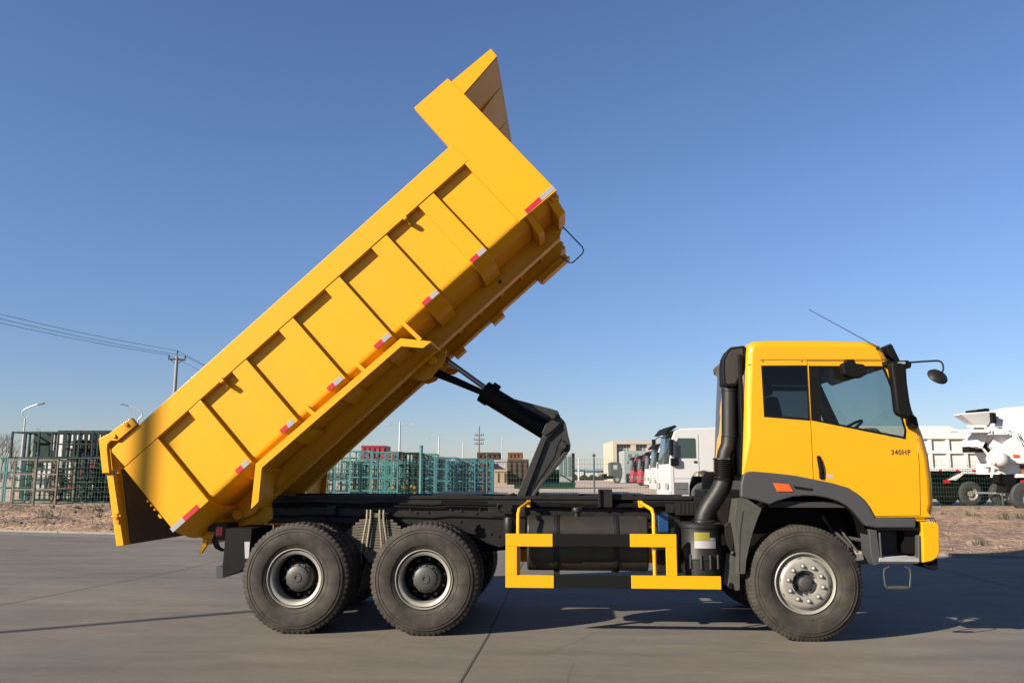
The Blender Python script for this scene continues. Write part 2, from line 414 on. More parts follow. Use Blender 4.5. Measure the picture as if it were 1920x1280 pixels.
# --- body shell (floor, side plates, headboard)
mb = MB(B)
outer = [(-1.182, 1.10), (-1.182, .060), (-1.166, .020), (-1.125, -.02), (-1.07, -.05), (-1.0, -.07)]
outer = outer+[(-a, b) for a, b in reversed(outer)]
inner = [(-1.172, 1.10), (-1.172, .065), (-1.156, .025), (-1.115, -.012), (-1.065, -.04), (-1.0, -.06)]
inner = inner+[(-a, b) for a, b in reversed(inner)]
sec = outer+inner[::-1]; n_ = len(sec)
mb.add([(.02, a, b) for a, b in sec]+[(5.40, a, b) for a, b in sec], [])
for i in range(n_): mb.f.append(([i, i+n_, (i+1) % n_+n_, (i+1) % n_], 1 if len(outer) <= i < n_-1 else 0))
body = put('dump_body', mb, [YEL, INNER], TRUCK, smooth=22)
tag(body, 'ribbed yellow tipping body raised steeply')
wn = body.modifiers.new('w', 'WEIGHTED_NORMAL'); wn.keep_sharp = True; wn.weight = 95
mb = MB(B); mb.box(5.36, 5.40, -1.19, 1.19, -.07, 1.78); 
for y in (-.8, -.3, .3, .8): mb.box(5.40, 5.445, y-.05, y+.05, -.05, 1.70)
mb.box(5.40, 5.45, -1.18, 1.18, -.07, .05)
put('headboard', mb, YEL, body, bevel=.006)
for s_ in (-1, 1):
    def yy(a, b): return (a*s_, b*s_) if s_ > 0 else (b*s_, a*s_)
    mb = MB(B); mb.prism([(.035, .892), (5.0, .899), (4.97, 1.168), (.02, 1.141)], s_*1.255, s_*1.13)
    put('top_rail', mb, YEL, body, bevel=.008)
    for (a, b) in ((.015, .49), (.92, 1.095), (1.54, 1.745), (2.21, 2.415), (2.875, 3.085), (3.55, 3.77), (4.24, 4.46)):
        mb = MB(B)
        mb.prism([(s_*1.16, .89), (s_*1.25, .89), (s_*1.25, 0), (s_*1.05, -.10), (s_*.92, -.125), (s_*.50, -.13), (s_*.50, -.075), (s_*1.0, -.075), (s_*1.10, -.04), (s_*1.163, .05)], a, b, axis='x')
        put('rib', mb, YEL, body, bevel=.005)
    mb = MB(B)
    mb.prism([(4.93, 0), (5.462, -.02), (5.470, 1.52), (5.462, 1.782), (4.955, 1.785), (4.935, 1.15)], s_*1.252, s_*1.165)
    mb.prism([(s_*1.20, .3), (s_*1.20, 0), (s_*.98, -.2), (s_*.50, -.2), (s_*.50, -.08), (s_*1.0, -.08), (s_*1.15, -.04)], 5.02, 5.10, axis='x')
    mb.prism([(s_*1.20, .3), (s_*1.20, 0), (s_*.98, -.2), (s_*.50, -.2), (s_*.50, -.08), (s_*1.0, -.08), (s_*1.15, -.04)], 5.32, 5.42, axis='x')
    put('front_side_plate', mb, YEL, body, bevel=.005)
    for (a, b, c) in ((.0, .17, .37), (1.07, .985, .90), (1.70, 1.62, 1.525), (2.385, 2.28, 2.19), (3.07, 2.97, 2.86), (3.76, 3.66, 3.55), (4.45, 4.35, 4.245), (5.462, 5.27, 5.05)):
        for (p, q, mm, nm) in ((a, b, TWHT, 'white_tape'), (b, c, TRED, 'red_tape')):
            mb = MB(B); mb.box(min(p, q), max(p, q), *sorted((s_*1.2505, s_*1.2545)), .004, .058); put(nm, mb, mm, body, smooth=0)
    mb = MB(B)
    mb.prism([(.3, -.075), (5.40, -.065), (5.425, -.155), (5.27, -.262), (.3, -.30)], s_*.41, s_*.49)
    mb.box(.3, 5.26, s_*.45-.075, s_*.45+.075, -.278, -.262)
    put('floor_beam', mb, YEL, body, bevel=.004)
mb = MB(B)
for u in (1.40, 4.03):
    mb.prism([(u, .93), (u+.018, .93), (u+.018, .80), (u, .80)], -1.262, -1.165); mb.box(u-.012, u+.03, -1.31, -1.255, .86, .91)
put('tarp_hook', mb, YEL, body, bevel=.003)
mb = MB(B)
for i in range(14): mb.box(.55+i*.345, .62+i*.345, -.405, .405, -.16, -.068)
mb.box(.02, .30, -.80, .80, -.24, -.068)
put('cross_member', mb, YEL, body, bevel=.004)
for a, b, c in ((4.86, 5.33, -.345), (4.06, 4.24, -.34), (3.42, 3.58, -.34)):
    mb = MB(B); mb.box(a, b, .36, .54, c, -.275)
    if b > 5: mb.box(a+.02, b+.02, .34, .56, c-.015, c)
    put('support_pad', mb, YEL, body, bevel=.004)
for u in (4.98,):
    mb = MB(B); mb.lathe([(0, -.005), (.022, -.005), (.022, .005), (0, .005)], (4.40, -.493, -.18), 12); put('bolt_hole', mb, INK, body)
mb = MB(B)
mb.tube([(5.44, -.1, .03), (5.46, -.1, -.10), (5.46, -.1, -.46), (5.44, -.1, -.50), (5.40, -.1, -.52), (5.24, -.1, -.52), (5.21, -.1, -.49), (5.19, -.1, -.36)], .008, 6)
mb.tube([(5.46, -.1, -.12), (5.37, -.1, -.12)], .008, 6)
put('front_rail', mb, BLK, body)
# --- canopy over the cab
mb = MB(B)
def plate(poly, th): return [(a, b) for a, b in poly]+[(a, b+th) for a, b in reversed(poly)]
mb.prism([(5.40, 1.50), (6.04, 1.595), (6.04, 1.61), (5.40, 1.53)], -1.218, 1.218)
mb.prism([(6.02, 1.59), (6.045, 1.605), (6.048, 1.713), (6.02, 1.713)], -1.235, 1.235)
for s_ in (-1, 1): mb.prism([(5.40, 1.50), (5.47, 1.523), (6.038, 1.60), (6.05, 1.713), (5.45, 1.73)], s_*1.24, s_*1.215)
for y in (-.5, .5): mb.prism([(5.42, 1.50), (6.0, 1.583), (5.9, 1.568), (5.42, 1.455)], y-.02, y+.02)
put('canopy', mb, YEL, body, bevel=.004)
# --- tailgate hanging open
mb = MB()
yo = 1.22
tg = prof(-1.25, [(200, 889), (212, 887), (232, 1022), (218, 1024)])
for s_ in (-1, 1): mb.prism(tg, s_*1.25, s_*1.12)
mid = prof(-1.25, [(205, 862), (213, 861), (231, 1016), (221, 1018)])
mb.prism(mid, -1.12, 1.12)
mi_face = MB(); mi_face.prism(prof(-1.25, [(213.4, 846), (215.4, 846), (233.6, 1021), (231.6, 1021)]), -1.115, 1.115)
lowbar = prof(-1.25, [(214, 1000), (229, 998), (232, 1022), (218, 1024)])
mb.prism(lowbar, -1.13, 1.13)
topbar = prof(-1.25, [(197, 836), (215, 830), (219, 880), (202, 882)])
mb.prism(topbar, -1.18, 1.18)
mb.prism(prof(-1.25, [(199, 822), (216, 808), (228, 822), (216, 838), (200, 840)]), -1.20, 1.20)
for y in (-.75, -.25, .25, .75): mb.prism(prof(-1.25, [(196, 890), (204, 889), (224, 1016), (216, 1017)]), y-.04, y+.04)
gate = put('tailgate', mb, YEL, TRUCK, bevel=.006)
tag(gate, 'yellow tailgate swung open behind the body')
tag(put('inner_panel', mi_face, INNER, gate, smooth=0), 'dark inner face of the tailgate')
for s_ in (-1, 1):
    mb = MB()
    mb.prism(prof(-1.27, [(186, 822), (206, 812), (220, 801), (247, 783), (258, 796), (240, 811), (222, 826), (209, 826), (203, 832), (202, 842), (206.5, 886), (193, 887)]), s_*1.285, s_*1.225)
    h = put('hinge_arm', mb, YEL, gate, bevel=.006)
    mb = MB()
    for q in ((238.5, 796), (215.5, 817.5)):
        x, z = onY(*q, -1.28); mb.lathe([(0, -.02), (.018, -.02), (.024, 0), (0, 0)], (x, s_*1.285 if s_ < 0 else 1.305, z), 12)
    x, z = onY(243, 800, -1.28)
    put('hinge_bolt', mb, YEL, gate, smooth=40)
    mb = MB()
    x, z = onY(221, 972, -1.25)
    mb.lathe([(0, -.05), (.022, -.05), (.03, -.03), (.03, 0), (0, 0)], (x, s_*1.25, z+.03), 10); mb.lathe([(0, -.05), (.025, -.05), (.025, 0), (0, 0)], (x+.015, s_*1.25, z-.03), 10)
    mb.tube([(x-.05, s_*1.28, z+.02), (x+.05, s_*1.28, z+.03)], .014, 6)
    put('latch_pin', mb, YEL, gate, smooth=40)
mb = MB(B)
for k in range(3): mb.prism([(.006, .305+k*.06), (-.022, .32+k*.06), (-.012, .333+k*.06), (.006, .34+k*.06)], -1.25, -1.22)
mb.prism([(.006, .20), (-.018, .21), (-.018, .25), (.006, .26)], -1.25, -1.215)
put('latch_tooth', mb, YEL, body, bevel=.003)
# body to chassis hinge
mb = MB()
for s_ in (-1, 1):
    mb.prism([(-1.12, 1.36), (-.55, 1.38), (-.52, 1.12), (-.72, 1.0), (-1.05, 1.02)], s_*.50, s_*.36)
    mb.prism([(-1.22, 1.28), (-.62, 1.62), (-.50, 1.45), (-.70, 1.18), (-1.12, 1.02)], s_*.60, s_*.52)
mb.tube([(-.88, -.66, 1.17), (-.88, .66, 1.17)], .06, 14)
put('body_hinge', mb, YEL, TRUCK, bevel=.008)
mb = MB()
x, z = onY(382, 1024, -.9)
cur = prof(-.9, [(381, 1009), (391, 1010), (389, 1022), (380, 1036), (374, 1038), (373, 1034), (379, 1025)])
mb.prism(cur, -.92, -.88)
put('tailgate_hook', mb, YEL, TRUCK, bevel=.008)
# --- mudguard carried on the body
for s_ in (-1, 1):
    mb = MB(B)
    o_ = [(.775, -.37), (1.112, -.041), (3.131, -.080), (3.356, -.335)]
    i_ = [(3.24, -.323), (3.079, -.149), (1.133, -.117), (.882, -.365)]
    mb.prism(o_+i_, s_*1.25, s_*1.225)
    th = [(a+dx, b+dz) for (a, b), (dx, dz) in zip(o_, ((.012, .012), (.004, -.012), (-.01, -.014), (-.014, -.006)))]
    mb.prism(o_+th[::-1], s_*1.225, s_*.62)
    g = put('mudguard', mb, YEL, TRUCK, bevel=.003)
    for (a, b, c, d) in ((3.255, .005, 3.275, -.235), (2.594, .03, 2.61, -.10), (1.886, .045, 1.905, -.085)):
        mb = MB(B); mb.prism([(a-.02, b+.03), (a+.025, b+.03), (c+.025, d), (c-.02, d)], s_*1.225, s_*1.19); put('strut', mb, YEL, g, bevel=.004)
# --- chassis
mb = MB()
for s_ in (-1, 1):
    y0, y1 = (s_*.46, s_*.39)
    mb.box(-1.25, 6.1, min(y0, y1), max(y0, y1), 1.07, 1.37)
    mb.box(-1.0, 4.2, min(s_*.475, s_*.37), max(s_*.475, s_*.37), 1.345, 1.385)
mb.box(-1.28, -1.18, -.46, .46, 1.02, 1.37)
for x in (0.0, .68, 1.36, 2.3, 3.4, 4.4, 5.2): mb.box(x-.04, x+.04, -.40, .40, 1.10, 1.33)
ch = put('chassis_frame', mb, BLK, TRUCK, bevel=.008)
mb = MB()
mb.prism(prof(-.47, [(757, 957), (985, 957), (985, 1010), (937, 1026), (905, 1015), (860, 990), (757, 990)]), -.475, -.46)
for q in ((900, 955), (769, 955), (781, 961), (803, 960), (845, 955), (865, 957), (893, 962), (863, 977), (897, 983), (905, 990), (920, 1000), (935, 1005)):
    x, z = onY(*q, -.48); mb.lathe([(0, -.012), (.014, -.012), (.014, 0), (0, 0)], (x, -.475, z), 8)
put('gusset_plate', mb, BLK, ch, bevel=.004)
mb = MB()
x, z = onY(938, 951, -.56); mb.lathe([(.045, .08), (.045, -.02), (.03, -.02), (.03, .06)], (x, -.50, z), 18)
x, z = onY(959, 959, -.56); mb.lathe([(.03, .08), (.03, -.02), (.02, -.02), (.02, .06)], (x, -.50, z), 16)
mb.prism(prof(-.5, [(915, 940), (985, 940), (985, 968), (922, 968), (915, 960)]), -.50, -.475)
put('pipe_bracket', mb, BLK, ch, bevel=.004)
mb = MB(); x0, z1 = onY(1122, 916.5, -.5); x1, z0 = onY(1147, 950, -.5)
mb.box(x0, x1, -.52, -.46, z0, z1); mb.box(x0-.005, x0+.02, -.55, -.52, z0, z1); mb.box(x1-.02, x1+.005, -.55, -.52, z0, z1)
mb.box(x0+.05, x1+.25, -.46, .46, z1-.16, z1-.05)
put('mounting_bracket', mb, BLK, ch, bevel=.003)
mb = MB()
for a, b in ((1010, 1086), (1150, 1211)):
    x0, z0 = onY(a, 932, -.4); x1, z1 = onY(b, 925, -.4); mb.box(x0, x1, -.40, .40, 1.37, 1.405)
x0, z0 = onY(812, 932, -.4); x1, _ = onY(895, 925, -.4); mb.box(x0, x1, -.44, .44, 1.37, 1.41)
put('cross_plate', mb, BLK, ch, bevel=.003)
mb = MB()
for i, (y, zz) in enumerate(((-.485, 1.30), (-.49, 1.27), (-.485, 1.16))):
    mb.tube([(-.9+.2*k, y-.003*math.sin(k*.6+i), zz-.006*(k % 4)) for k in range(26)], .012, 6)
put('brake_line', mb, BLKF, ch)
mb = MB()
for k, (x, z) in enumerate(((.15, 1.22), (1.75, 1.02), (3.95, 1.26), (2.15, 1.24))):
    mb = MB(); mb.box(x-.05, x+.06, -.54, -.47, z-.05, z+.05); mb.tube([(x-.03, -.55, z-.06), (x-.03, -.52, z-.16), (x+.12, -.49, z-.18)], .008, 6); mb.lathe([(0, -.02), (.02, -.02), (.02, 0)], (x+.03, -.54, z), 8); put('relay_valve', mb, BLK, ch, bevel=.006)
for k in range(4):
    mb = MB(); zz = 1.33-.012*k; mb.tube([(1.4, -.47-.012*k, zz), (2.4, -.475-.012*k, zz-.02), (3.3, -.48-.012*k, zz-.03), (4.1, -.48-.012*k, zz-.01), (4.4, -.50-.012*k, zz-.12)], .006, 5); put('cable', mb, BLKF, ch)
mb = MB(); mb.tube([(1.9, -.25, .98), (2.9, -.25, .98)], .14, 18); put('air_tank', mb, BLKF, ch)
mb = MB(); mb.box(4.0, 4.25, -.62, -.47, 1.19, 1.33)
for k in range(5): mb.box(4.03+.045*k, 4.05+.045*k, -.625, -.62, 1.21, 1.31)
put('control_box', mb, BLK, ch, bevel=.004)
# --- rear suspension
for s_ in (-1, 1):
    mb = MB(); NL = 13; cx = .70
    for k in range(NL):
        z = 1.135-k*.029; hl = .19+k*.043 if k < 10 else .62
        n2 = 8; vs_ = []
        for i in range(n2+1):
            x = cx-hl+2*hl*i/n2; dz = -.10*((x-cx)/.62)**2
            for y in (s_*.64, s_*.53):
                for q in (0, -.024): vs_.append((x, y, z+dz+q))
        fs = [(0, 1, 3, 2), (4*n2, 4*n2+2, 4*n2+3, 4*n2+1)]
        for i in range(n2):
            a = 4*i; b = a+4
            fs += [(a, a+2, b+2, b), (a+1, b+1, b+3, a+3), (a, b, b+1, a+1), (a+2, a+3, b+3, b+2)]
        mb.add(vs_, fs)
    lf = put('leaf_spring', mb, STEEL, TRUCK, bevel=.002)
    mb = MB(); mb.box(cx-.115, cx+.115, min(s_*.66, s_*.5), max(s_*.66, s_*.5), 1.145, 1.195)
    mb.prism([(cx-.17, .80), (cx+.17, .80), (cx+.06, .66), (cx-.06, .66)], s_*.66, s_*.5)
    for dx in (-.05, .0, .05): mb.tube([(cx+dx*2, s_*.665, .77), (cx+dx*2, s_*.685, .77)], .018, 8)
    put('spring_saddle', mb, STEEL, lf, bevel=.006)
    for x0, x1 in ((-.095, -.155), (-.055, -.095), (.045, .085), (.09, .15)):
        mb = MB(); mb.tube([(cx+x0, s_*.675, 1.235), (cx+x0, s_*.675, 1.14), (cx+x1, s_*.675, .78)], .012, 8); put('u_bolt', mb, UBM, lf)
# --- axles
mb = MB()
for x in (-.012, 1.343):
    mb.tube([(x, -.95, .555), (x, .95, .555)], .085, 16)
    mb.lathe([(0, -.22), (.14, -.2), (.21, -.08), (.21, .08), (.14, .2), (0, .22)], (x, 0, .56), 20)
mb.tube([(5.18, -.9, .53), (5.18, .9, .53)], .06, 12); mb.box(5.0, 5.36, -.62, -.5, .58, .66); mb.box(5.0, 5.36, .5, .62, .58, .66)
mb.tube([(1.35, 0, .75), (4.4, 0, 1.0)], .06, 12)
mb.box(4.35, 6.0, -.36, .36, .85, 1.45)
put('axle', mb, BLKF, TRUCK, bevel=.006)
# --- wheels
TR = .5625
def tyre_mb(x, y, s_, lug=58):
    mb = MB(); n = lug*4
    pr = [(.298, -.115), (.312, -.128), (.35, -.148), (.40, -.157), (.45, -.156), (.50, -.146), (.525, -.135), (.545, -.13), (.5625, -.118), (.5625, -.07), (.5625, -.035), (.5625, .0), (.5625, .035), (.5625, .07), (.5625, .118), (.545, .13), (.525, .135), (.50, .146), (.45, .156), (.35, .148), (.298, .115)]
    def rf(r, yy, j, n=n):
        if r > .53:
            k = j % 4
            if abs(yy) > .06 and k == 0: return r-(.010 if n > 300 else .013)
            if .01 < abs(yy) < .05 and k == 2: return r-.010
            if abs(yy) < .01: return r-.006
        return r
    mb.lathe(pr, (x, y, TR-.005), n, rf=rf)
    for rr, dp in ((.345, .003), (.50, .004), (.47, .002)):
        for t_ in (-1, 1):
            yb = .148 if rr < .4 else (.1475 if rr > .49 else .155)
            mb.lathe([(rr, t_*(yb-.004)), (rr+.004, t_*(yb+dp)), (rr+.008, t_*(yb-.006))], (x, y, TR-.005), 72)
    return mb
wheels = []
def front_wheel(x, s_):
    y = s_*1.09; o = s_
    t = thing('x', (x, y, TR), None, None)
    t.name = 'wheel'; t.parent = TRUCK; t.location = Vector((x, y, TR))-TRUCK.location
    put('tyre', tyre_mb(x, y, s_, 84), RUB, t, smooth=30)
    yf = lambda d: o*d      # d metres outboard of the wheel centre
    mb = MB()
    P_ = [(.302, .118), (.300, .132), (.293, .136), (.285, .128), (.278, .10), (.272, .085), (.262, .088), (.250, .105), (.238, .125), (.225, .134), (.205, .137), (.15, .137), (.130, .134), (.126, .12), (.126, .06), (.10, .05), (.0, .05)]
    mb.lathe([(r, yf(d)) for r, d in P_], (x, y, TR-.005), 72)
    rim = put('rim', mb, RIM, t, smooth=50)
    mb = MB()
    for k in range(10):
        if k % 2 == 0 or k in (1, 3): 
            a = 2*math.pi*(k+.35)/10+.9
            cxx, czz = x+.243*math.cos(a), TR-.005+.243*math.sin(a); tx, tz = -math.sin(a)*.018, math.cos(a)*.018; nx, nz = math.cos(a)*.004, math.sin(a)*.004
            mb.add([(cxx-tx-nx, y+yf(.123), czz-tz-nz), (cxx+tx-nx, y+yf(.123), czz+tz-nz), (cxx+tx+nx, y+yf(.119), czz+tz+nz), (cxx-tx+nx, y+yf(.119), czz-tz+nz)], [(0, 1, 2, 3)])
    put('vent_slot', mb, INK, t, smooth=0)
    for k in range(10):
        a = 2*math.pi*(k+.5)/10+.12
        mb = MB(); mb.lathe([(.021, yf(.137)), (.021, yf(.143)), (.016, yf(.145)), (.015, yf(.160)), (.008, yf(.166)), (0, yf(.167))], (x+.170*math.cos(a), y, TR-.005+.170*math.sin(a)), 12)
        put('wheel_nut', mb, RIM, t, smooth=40)
        mb = MB(); mb.lathe([(.020, yf(.1378)), (.026, yf(.1380))], (x+.170*math.cos(a), y, TR-.005+.170*math.sin(a)), 16); put('nut_washer', mb, HUB, t, smooth=0)
    mb = MB()
    mb.lathe([(.0, yf(.135)), (.05, yf(.135)), (.062, yf(.128)), (.066, yf(.09)), (.085, yf(.08)), (.095, yf(.052))], (x, y, TR-.005), 32)
    for k in range(8):
        a = 2*math.pi*k/8; mb.lathe([(0, yf(.085)), (.011, yf(.085)), (.011, yf(.05))], (x+.098*math.cos(a), y, TR-.005+.098*math.sin(a)), 8)
    put('hub', mb, HUB, t, smooth=40)
def rear_wheel(x, s_, zt=TR):
    for k, y in enumerate((s_*1.085, s_*.745)):
        t = thing('x', (x, y, TR), None, None); t.name = 'wheel'; t.parent = TRUCK; t.location = Vector((x, y, TR))-TRUCK.location
        put('tyre', tyre_mb(x, y, s_, 62), RUB, t, smooth=30)
        yf = lambda d: s_*d
        mb = MB()
        P_ = [(.302, .118), (.300, .132), (.294, .136), (.288, .128), (.284, .10), (.279, .09), (.276, .112), (.271, .118), (.246, .110), (.238, .098), (.236, .06), (.236, -.02), (.236, -.09)] if k == 0 else [(.302, .118), (.294, .13), (.26, .08), (.25, -.1), (.0, -.1)]
        mb.lathe([(r, yf(d)) for r, d in P_], (x, y, TR-.005), 72)
        put('rim', mb, RIM, t, smooth=50)
        if k == 0:
            mb = MB()
            mb.lathe([(0, yf(.075)), (.02, yf(.075)), (.022, yf(.083)), (.045, yf(.083)), (.05, yf(.075)), (.10, yf(.072)), (.118, yf(.06)), (.122, yf(.03)), (.135, yf(.025)), (.135, yf(.0)), (.15, yf(-.01)), (.152, yf(-.10))], (x, y, TR-.005), 40)
            for q in range(12):
                a = 2*math.pi*q/12; mb.lathe([(0, yf(.04)), (.010, yf(.04)), (.010, yf(.02))], (x+.128*math.cos(a), y, TR-.005+.128*math.sin(a)), 8)
            for q in range(10):
                a = 2*math.pi*q/10+.2; mb.lathe([(0, yf(-.07)), (.016, yf(-.07)), (.016, yf(-.10))], (x+.19*math.cos(a), y, TR-.005+.19*math.sin(a)), 8)
            put('hub', mb, HUB, t, smooth=40)
            mb = MB(); mb.lathe([(.2355, yf(-.088)), (.2355, yf(-.06)), (.224, yf(-.075)), (.20, yf(-.10)), (.12, yf(-.105)), (.0, yf(-.105))], (x, y, TR-.005), 48); put('wheel_disc', mb, BLKF, t, smooth=40)
            mb = MB(); mb.lathe([(.249, yf(-.078)), (.262, yf(.03)), (.261, yf(.035))], (x, y, TR-.005), 48)
            a0 = mb
for s_ in (-1, 1):
    front_wheel(5.182, s_)
    for x in (-.006, 1.343): rear_wheel(x, s_)
# --- hydraulic lift
HS = mat('hoist_grey', (.03, .03, .028), .42, spec=0.25, var=.25, vscale=8, bump=.1, bscale=50)
def P0(px, py, y=0.): x, z = onY(px, py, y); return (x, y, z)
mb = MB(); mb.tube([P0(913, 738), P0(1024, 806)], .118, 28)
mb.tube([P0(906, 733), P0(921, 743)], .135, 28)
mb.tube([P0(924, 722, -.02), P0(936, 730, -.02)], .045, 12)
cyl = put('hydraulic_cylinder', mb, BLKF, TRUCK, bevel=.004)
mb = MB(); mb.tube([P0(800, 648, -.06), P0(910, 727, -.06)], .032, 20); put('piston_rod', mb, CHR, cyl)
mb = MB(); mb.tube([P0(796, 690, -.12), P0(850, 712, -.12), P0(910, 738, -.08)], .055, 12, r1=.035)
mb.tube([P0(790, 684, -.12), P0(806, 697, -.12)], .075, 12); put('pull_rod', mb, BLKF, cyl)
mb = MB()
for y in (-.30, .24):
    mb.prism(prof(y, [(962, 747), (1037, 767), (1046, 770), (1052, 784), (1047, 790), (1030, 789), (1015, 780), (984, 764)]), y, y+.05)
for y in (-.33, .29):
    mb.prism(prof(y, [(1023, 795), (1032, 788), (1052, 782), (1056, 788), (1035, 808), (1022, 817), (1016, 812)]), y, y+.03)
put('link_arm', mb, HS, TRUCK, bevel=.006)
mb = MB()
web = [(1014, 821), (1035, 806), (1056, 786), (1061, 794), (1066, 818), (1070, 833), (1069, 843), (1057, 861), (1018, 907), (1002, 931), (968, 931)]
for y in (-.27, .23): mb.prism(prof(y, web), y, y+.012)
L1 = [(1014, 821), (1024, 824), (984, 931), (968, 931)]
L2 = [(1056, 786), (1061, 794), (1066, 818), (1070, 833), (1069, 843), (1057, 861), (1018, 907), (1002, 931), (996, 931), (1012, 905), (1050, 858), (1062, 842), (1063, 833), (1057, 800)]
L3 = [(1022, 817), (1035, 806), (1056, 786), (1059, 792), (1038, 812), (1024, 824)]
for y0, y1 in ((-.31, -.27), (.24, .28)):
    for L in (L1, L2, L3): mb.prism(prof(y0, L), y0, y1)
mb.tube([P0(1024, 820, -.25), P0(1024, 820, .22)], .05, 12); mb.tube([P0(1004, 925, -.27), P0(1004, 925, .25)], .05, 12)
arm = put('lift_arm', mb, HS, TRUCK, bevel=.005)
mb = MB()
for q in ((1037, 780), (1056, 836)):
    x, z = onY(*q, -.33); mb.lathe([(0, -.05), (.03, -.05), (.035, -.04), (.035, 0), (.05, .0), (.05, .03)], (x, -.33, z), 18)
    mb.tube([(x, -.33, z), (x, .33, z)], .035, 14)
put('pin', mb, HS, arm, smooth=40)
mb = MB(); mb.tube([P0(1052, 822, -.3), P0(1044, 840, -.32), P0(1040, 856, -.32), P0(1024, 880, -.3), P0(1000, 915, -.3)], .012, 8)
mb.tube([P0(965, 925, -.3), P0(952, 929, -.3), P0(935, 934, -.3)], .014, 8)
put('hydraulic_hose', mb, BLKF, arm)
# brackets that carry the rod under the body
mb = MB(B)
for y in (-.20, .16): mb.prism([(2.75, -.07), (3.42, -.07), (3.40, -.30), (3.30, -.38), (3.05, -.42), (2.95, -.38)], y, y+.03)
mb.tube([(3.20, -.36, -.30), (3.20, .36, -.30)], .05, 12)
put('hoist_bracket', mb, YEL, body, bevel=.005)

# --- fuel tank
def rrect(x0, x1, z0, z1, r, n=5):
    o = []
    for cx_, cz_, a0 in ((x1-r, z1-r, 0), (x0+r, z1-r, 90), (x0+r, z0+r, 180), (x1-r, z0+r, 270)):
        for k in range(n+1):
            a = R_(a0+90*k/n); o.append((cx_+r*math.cos(a), cz_+r*math.sin(a)))
    return o
mb = MB(); mb.prism(rrect(-1.02, -.50, .622, 1.185, .17, 8), 2.39, 3.66, axis='x')
tk = put('fuel_tank', mb, TANK, TRUCK, bevel=.022, smooth=40, segs=4)
for q in (1043, 1155):
    x, _ = onY(q, 1000, -1.0); mb = MB()
    mb.prism(rrect(-1.03, -.49, .612, 1.195, .18, 8), x-.028, x+.028, axis='x'); mb.prism(rrect(-1.034, -.486, .608, 1.199, .18, 8), x-.01, x+.01, axis='x')
    mb.box(x-.03, x+.03, -1.0, -.46, .58, .62)
    put('tank_strap', mb, BLK, tk, bevel=.002, smooth=40)
mb = MB(); x, z = onY(1082, 968, -.85); mb.lathe([(.035, 0), (.035, .05), (.055, .055), (.058, .085), (.05, .10), (0, .105)], (x, -.85, 1.175), 20, axis='z'); put('tank_cap', mb, BLK, tk, smooth=40)
mb = MB(); x0, _ = onY(942, 980, -.8); x1, _ = onY(966, 980, -.8)
mb.lathe([(0, 1.17), (.05, 1.165), (.062, 1.14), (.065, .98), (.05, .94), (0, .935)], ((x0+x1)/2, -.75, 0), 20, axis='z'); put('air_bottle', mb, BLK, TRUCK, smooth=50)
# --- side guard
ya, yb = -1.225, -1.185
def gbox(n_, x0, x1, z0, z1, mm, d=0): 
    mb = MB(); mb.box(x0, x1, ya+d, yb, z0, z1); return put(n_, mb, mm, GU, bevel=.003)
mb = MB()
mb.tube([(2.31, -1.19, .93), (2.31, -1.17, 1.22), (2.32, -1.14, 1.27), (2.39, -.6, 1.32)], .019, 10)
mb.tube([(3.70, -1.17, .60), (3.70, -1.17, 1.22), (3.69, -1.14, 1.27), (3.62, -.6, 1.32)], .019, 10)
mb.tube([(2.31, -1.165, .60), (2.31, -1.165, .93)], .019, 10)
mb.box(2.37, 2.41, -.62, -.46, 1.27, 1.34); mb.box(3.60, 3.64, -.62, -.46, 1.27, 1.34)
GU = put('side_guard', mb, YEL, TRUCK, smooth=50)
gbox('guard_bar', 2.183, 2.665, .897, 1.023, YEL); gbox('guard_bar', 3.452, 3.92, .90, 1.028, YEL)
gbox('guard_bar', 2.183, 2.675, .488, .612, YEL); gbox('guard_bar', 3.457, 4.352, .492, .618, YEL)
gbox('guard_post', 2.183, 2.30, .612, .897, YEL, .003); gbox('guard_post', 3.812, 3.919, .618, .90, YEL, .003)
tag(gbox('guard_bar', 2.665, 3.452, .90, 1.024, BLKF, .006), 'black painted middle of the guard bar')
tag(gbox('guard_bar', 2.675, 3.457, .490, .613, BLKF, .006), 'black painted middle of the guard bar')
mb = MB(); mb.box(2.2, 4.33, .90+.285, 1.19, .50, .60); mb.box(2.2, 3.9, 1.185, 1.22, .90, 1.02)
mb.box(2.2, 2.3, 1.18, 1.21, .6, .9); mb.box(3.8, 3.9, 1.18, 1.21, .6, .9)
put('far_guard_bar', mb, YEL, GU)
# --- battery box, filter, snorkel
mb = MB(); mb.box(3.76, 4.0, -.95, -.5, .62, 1.16); mb.box(3.74, 3.98, -.98, -.94, .62, 1.08)
put('battery_box', mb, BLK, TRUCK, bevel=.01)
mb = MB(); x0, z1 = onY(1233, 963, -.97); x1, z0 = onY(1254, 998, -.97); mb.box(x0, x1, -1.0, -.8, z0, z1); put('washer_bottle', mb, BLUE, TRUCK, bevel=.012)
FC = (4.205, -.95, 0)
mb = MB(); mb.lathe([(0, 1.135), (.20, 1.135), (.222, 1.125), (.222, 1.085), (.208, 1.08), (.205, .80), (.212, .79), (.212, .77), (.205, .765), (.20, .60), (.18, .58), (0, .58)], FC, 48, axis='z')
fl = put('air_filter', mb, PIPE, TRUCK, smooth=40)
mb = MB()
for a in (-100, -75, -50, -130):
    x, y = FC[0]+.215*math.cos(R_(a)), FC[1]+.215*math.sin(R_(a)); mb.box(x-.008, x+.008, y-.012, y+.005, .68, .82)
put('clip', mb, HUB, fl, bevel=.002)
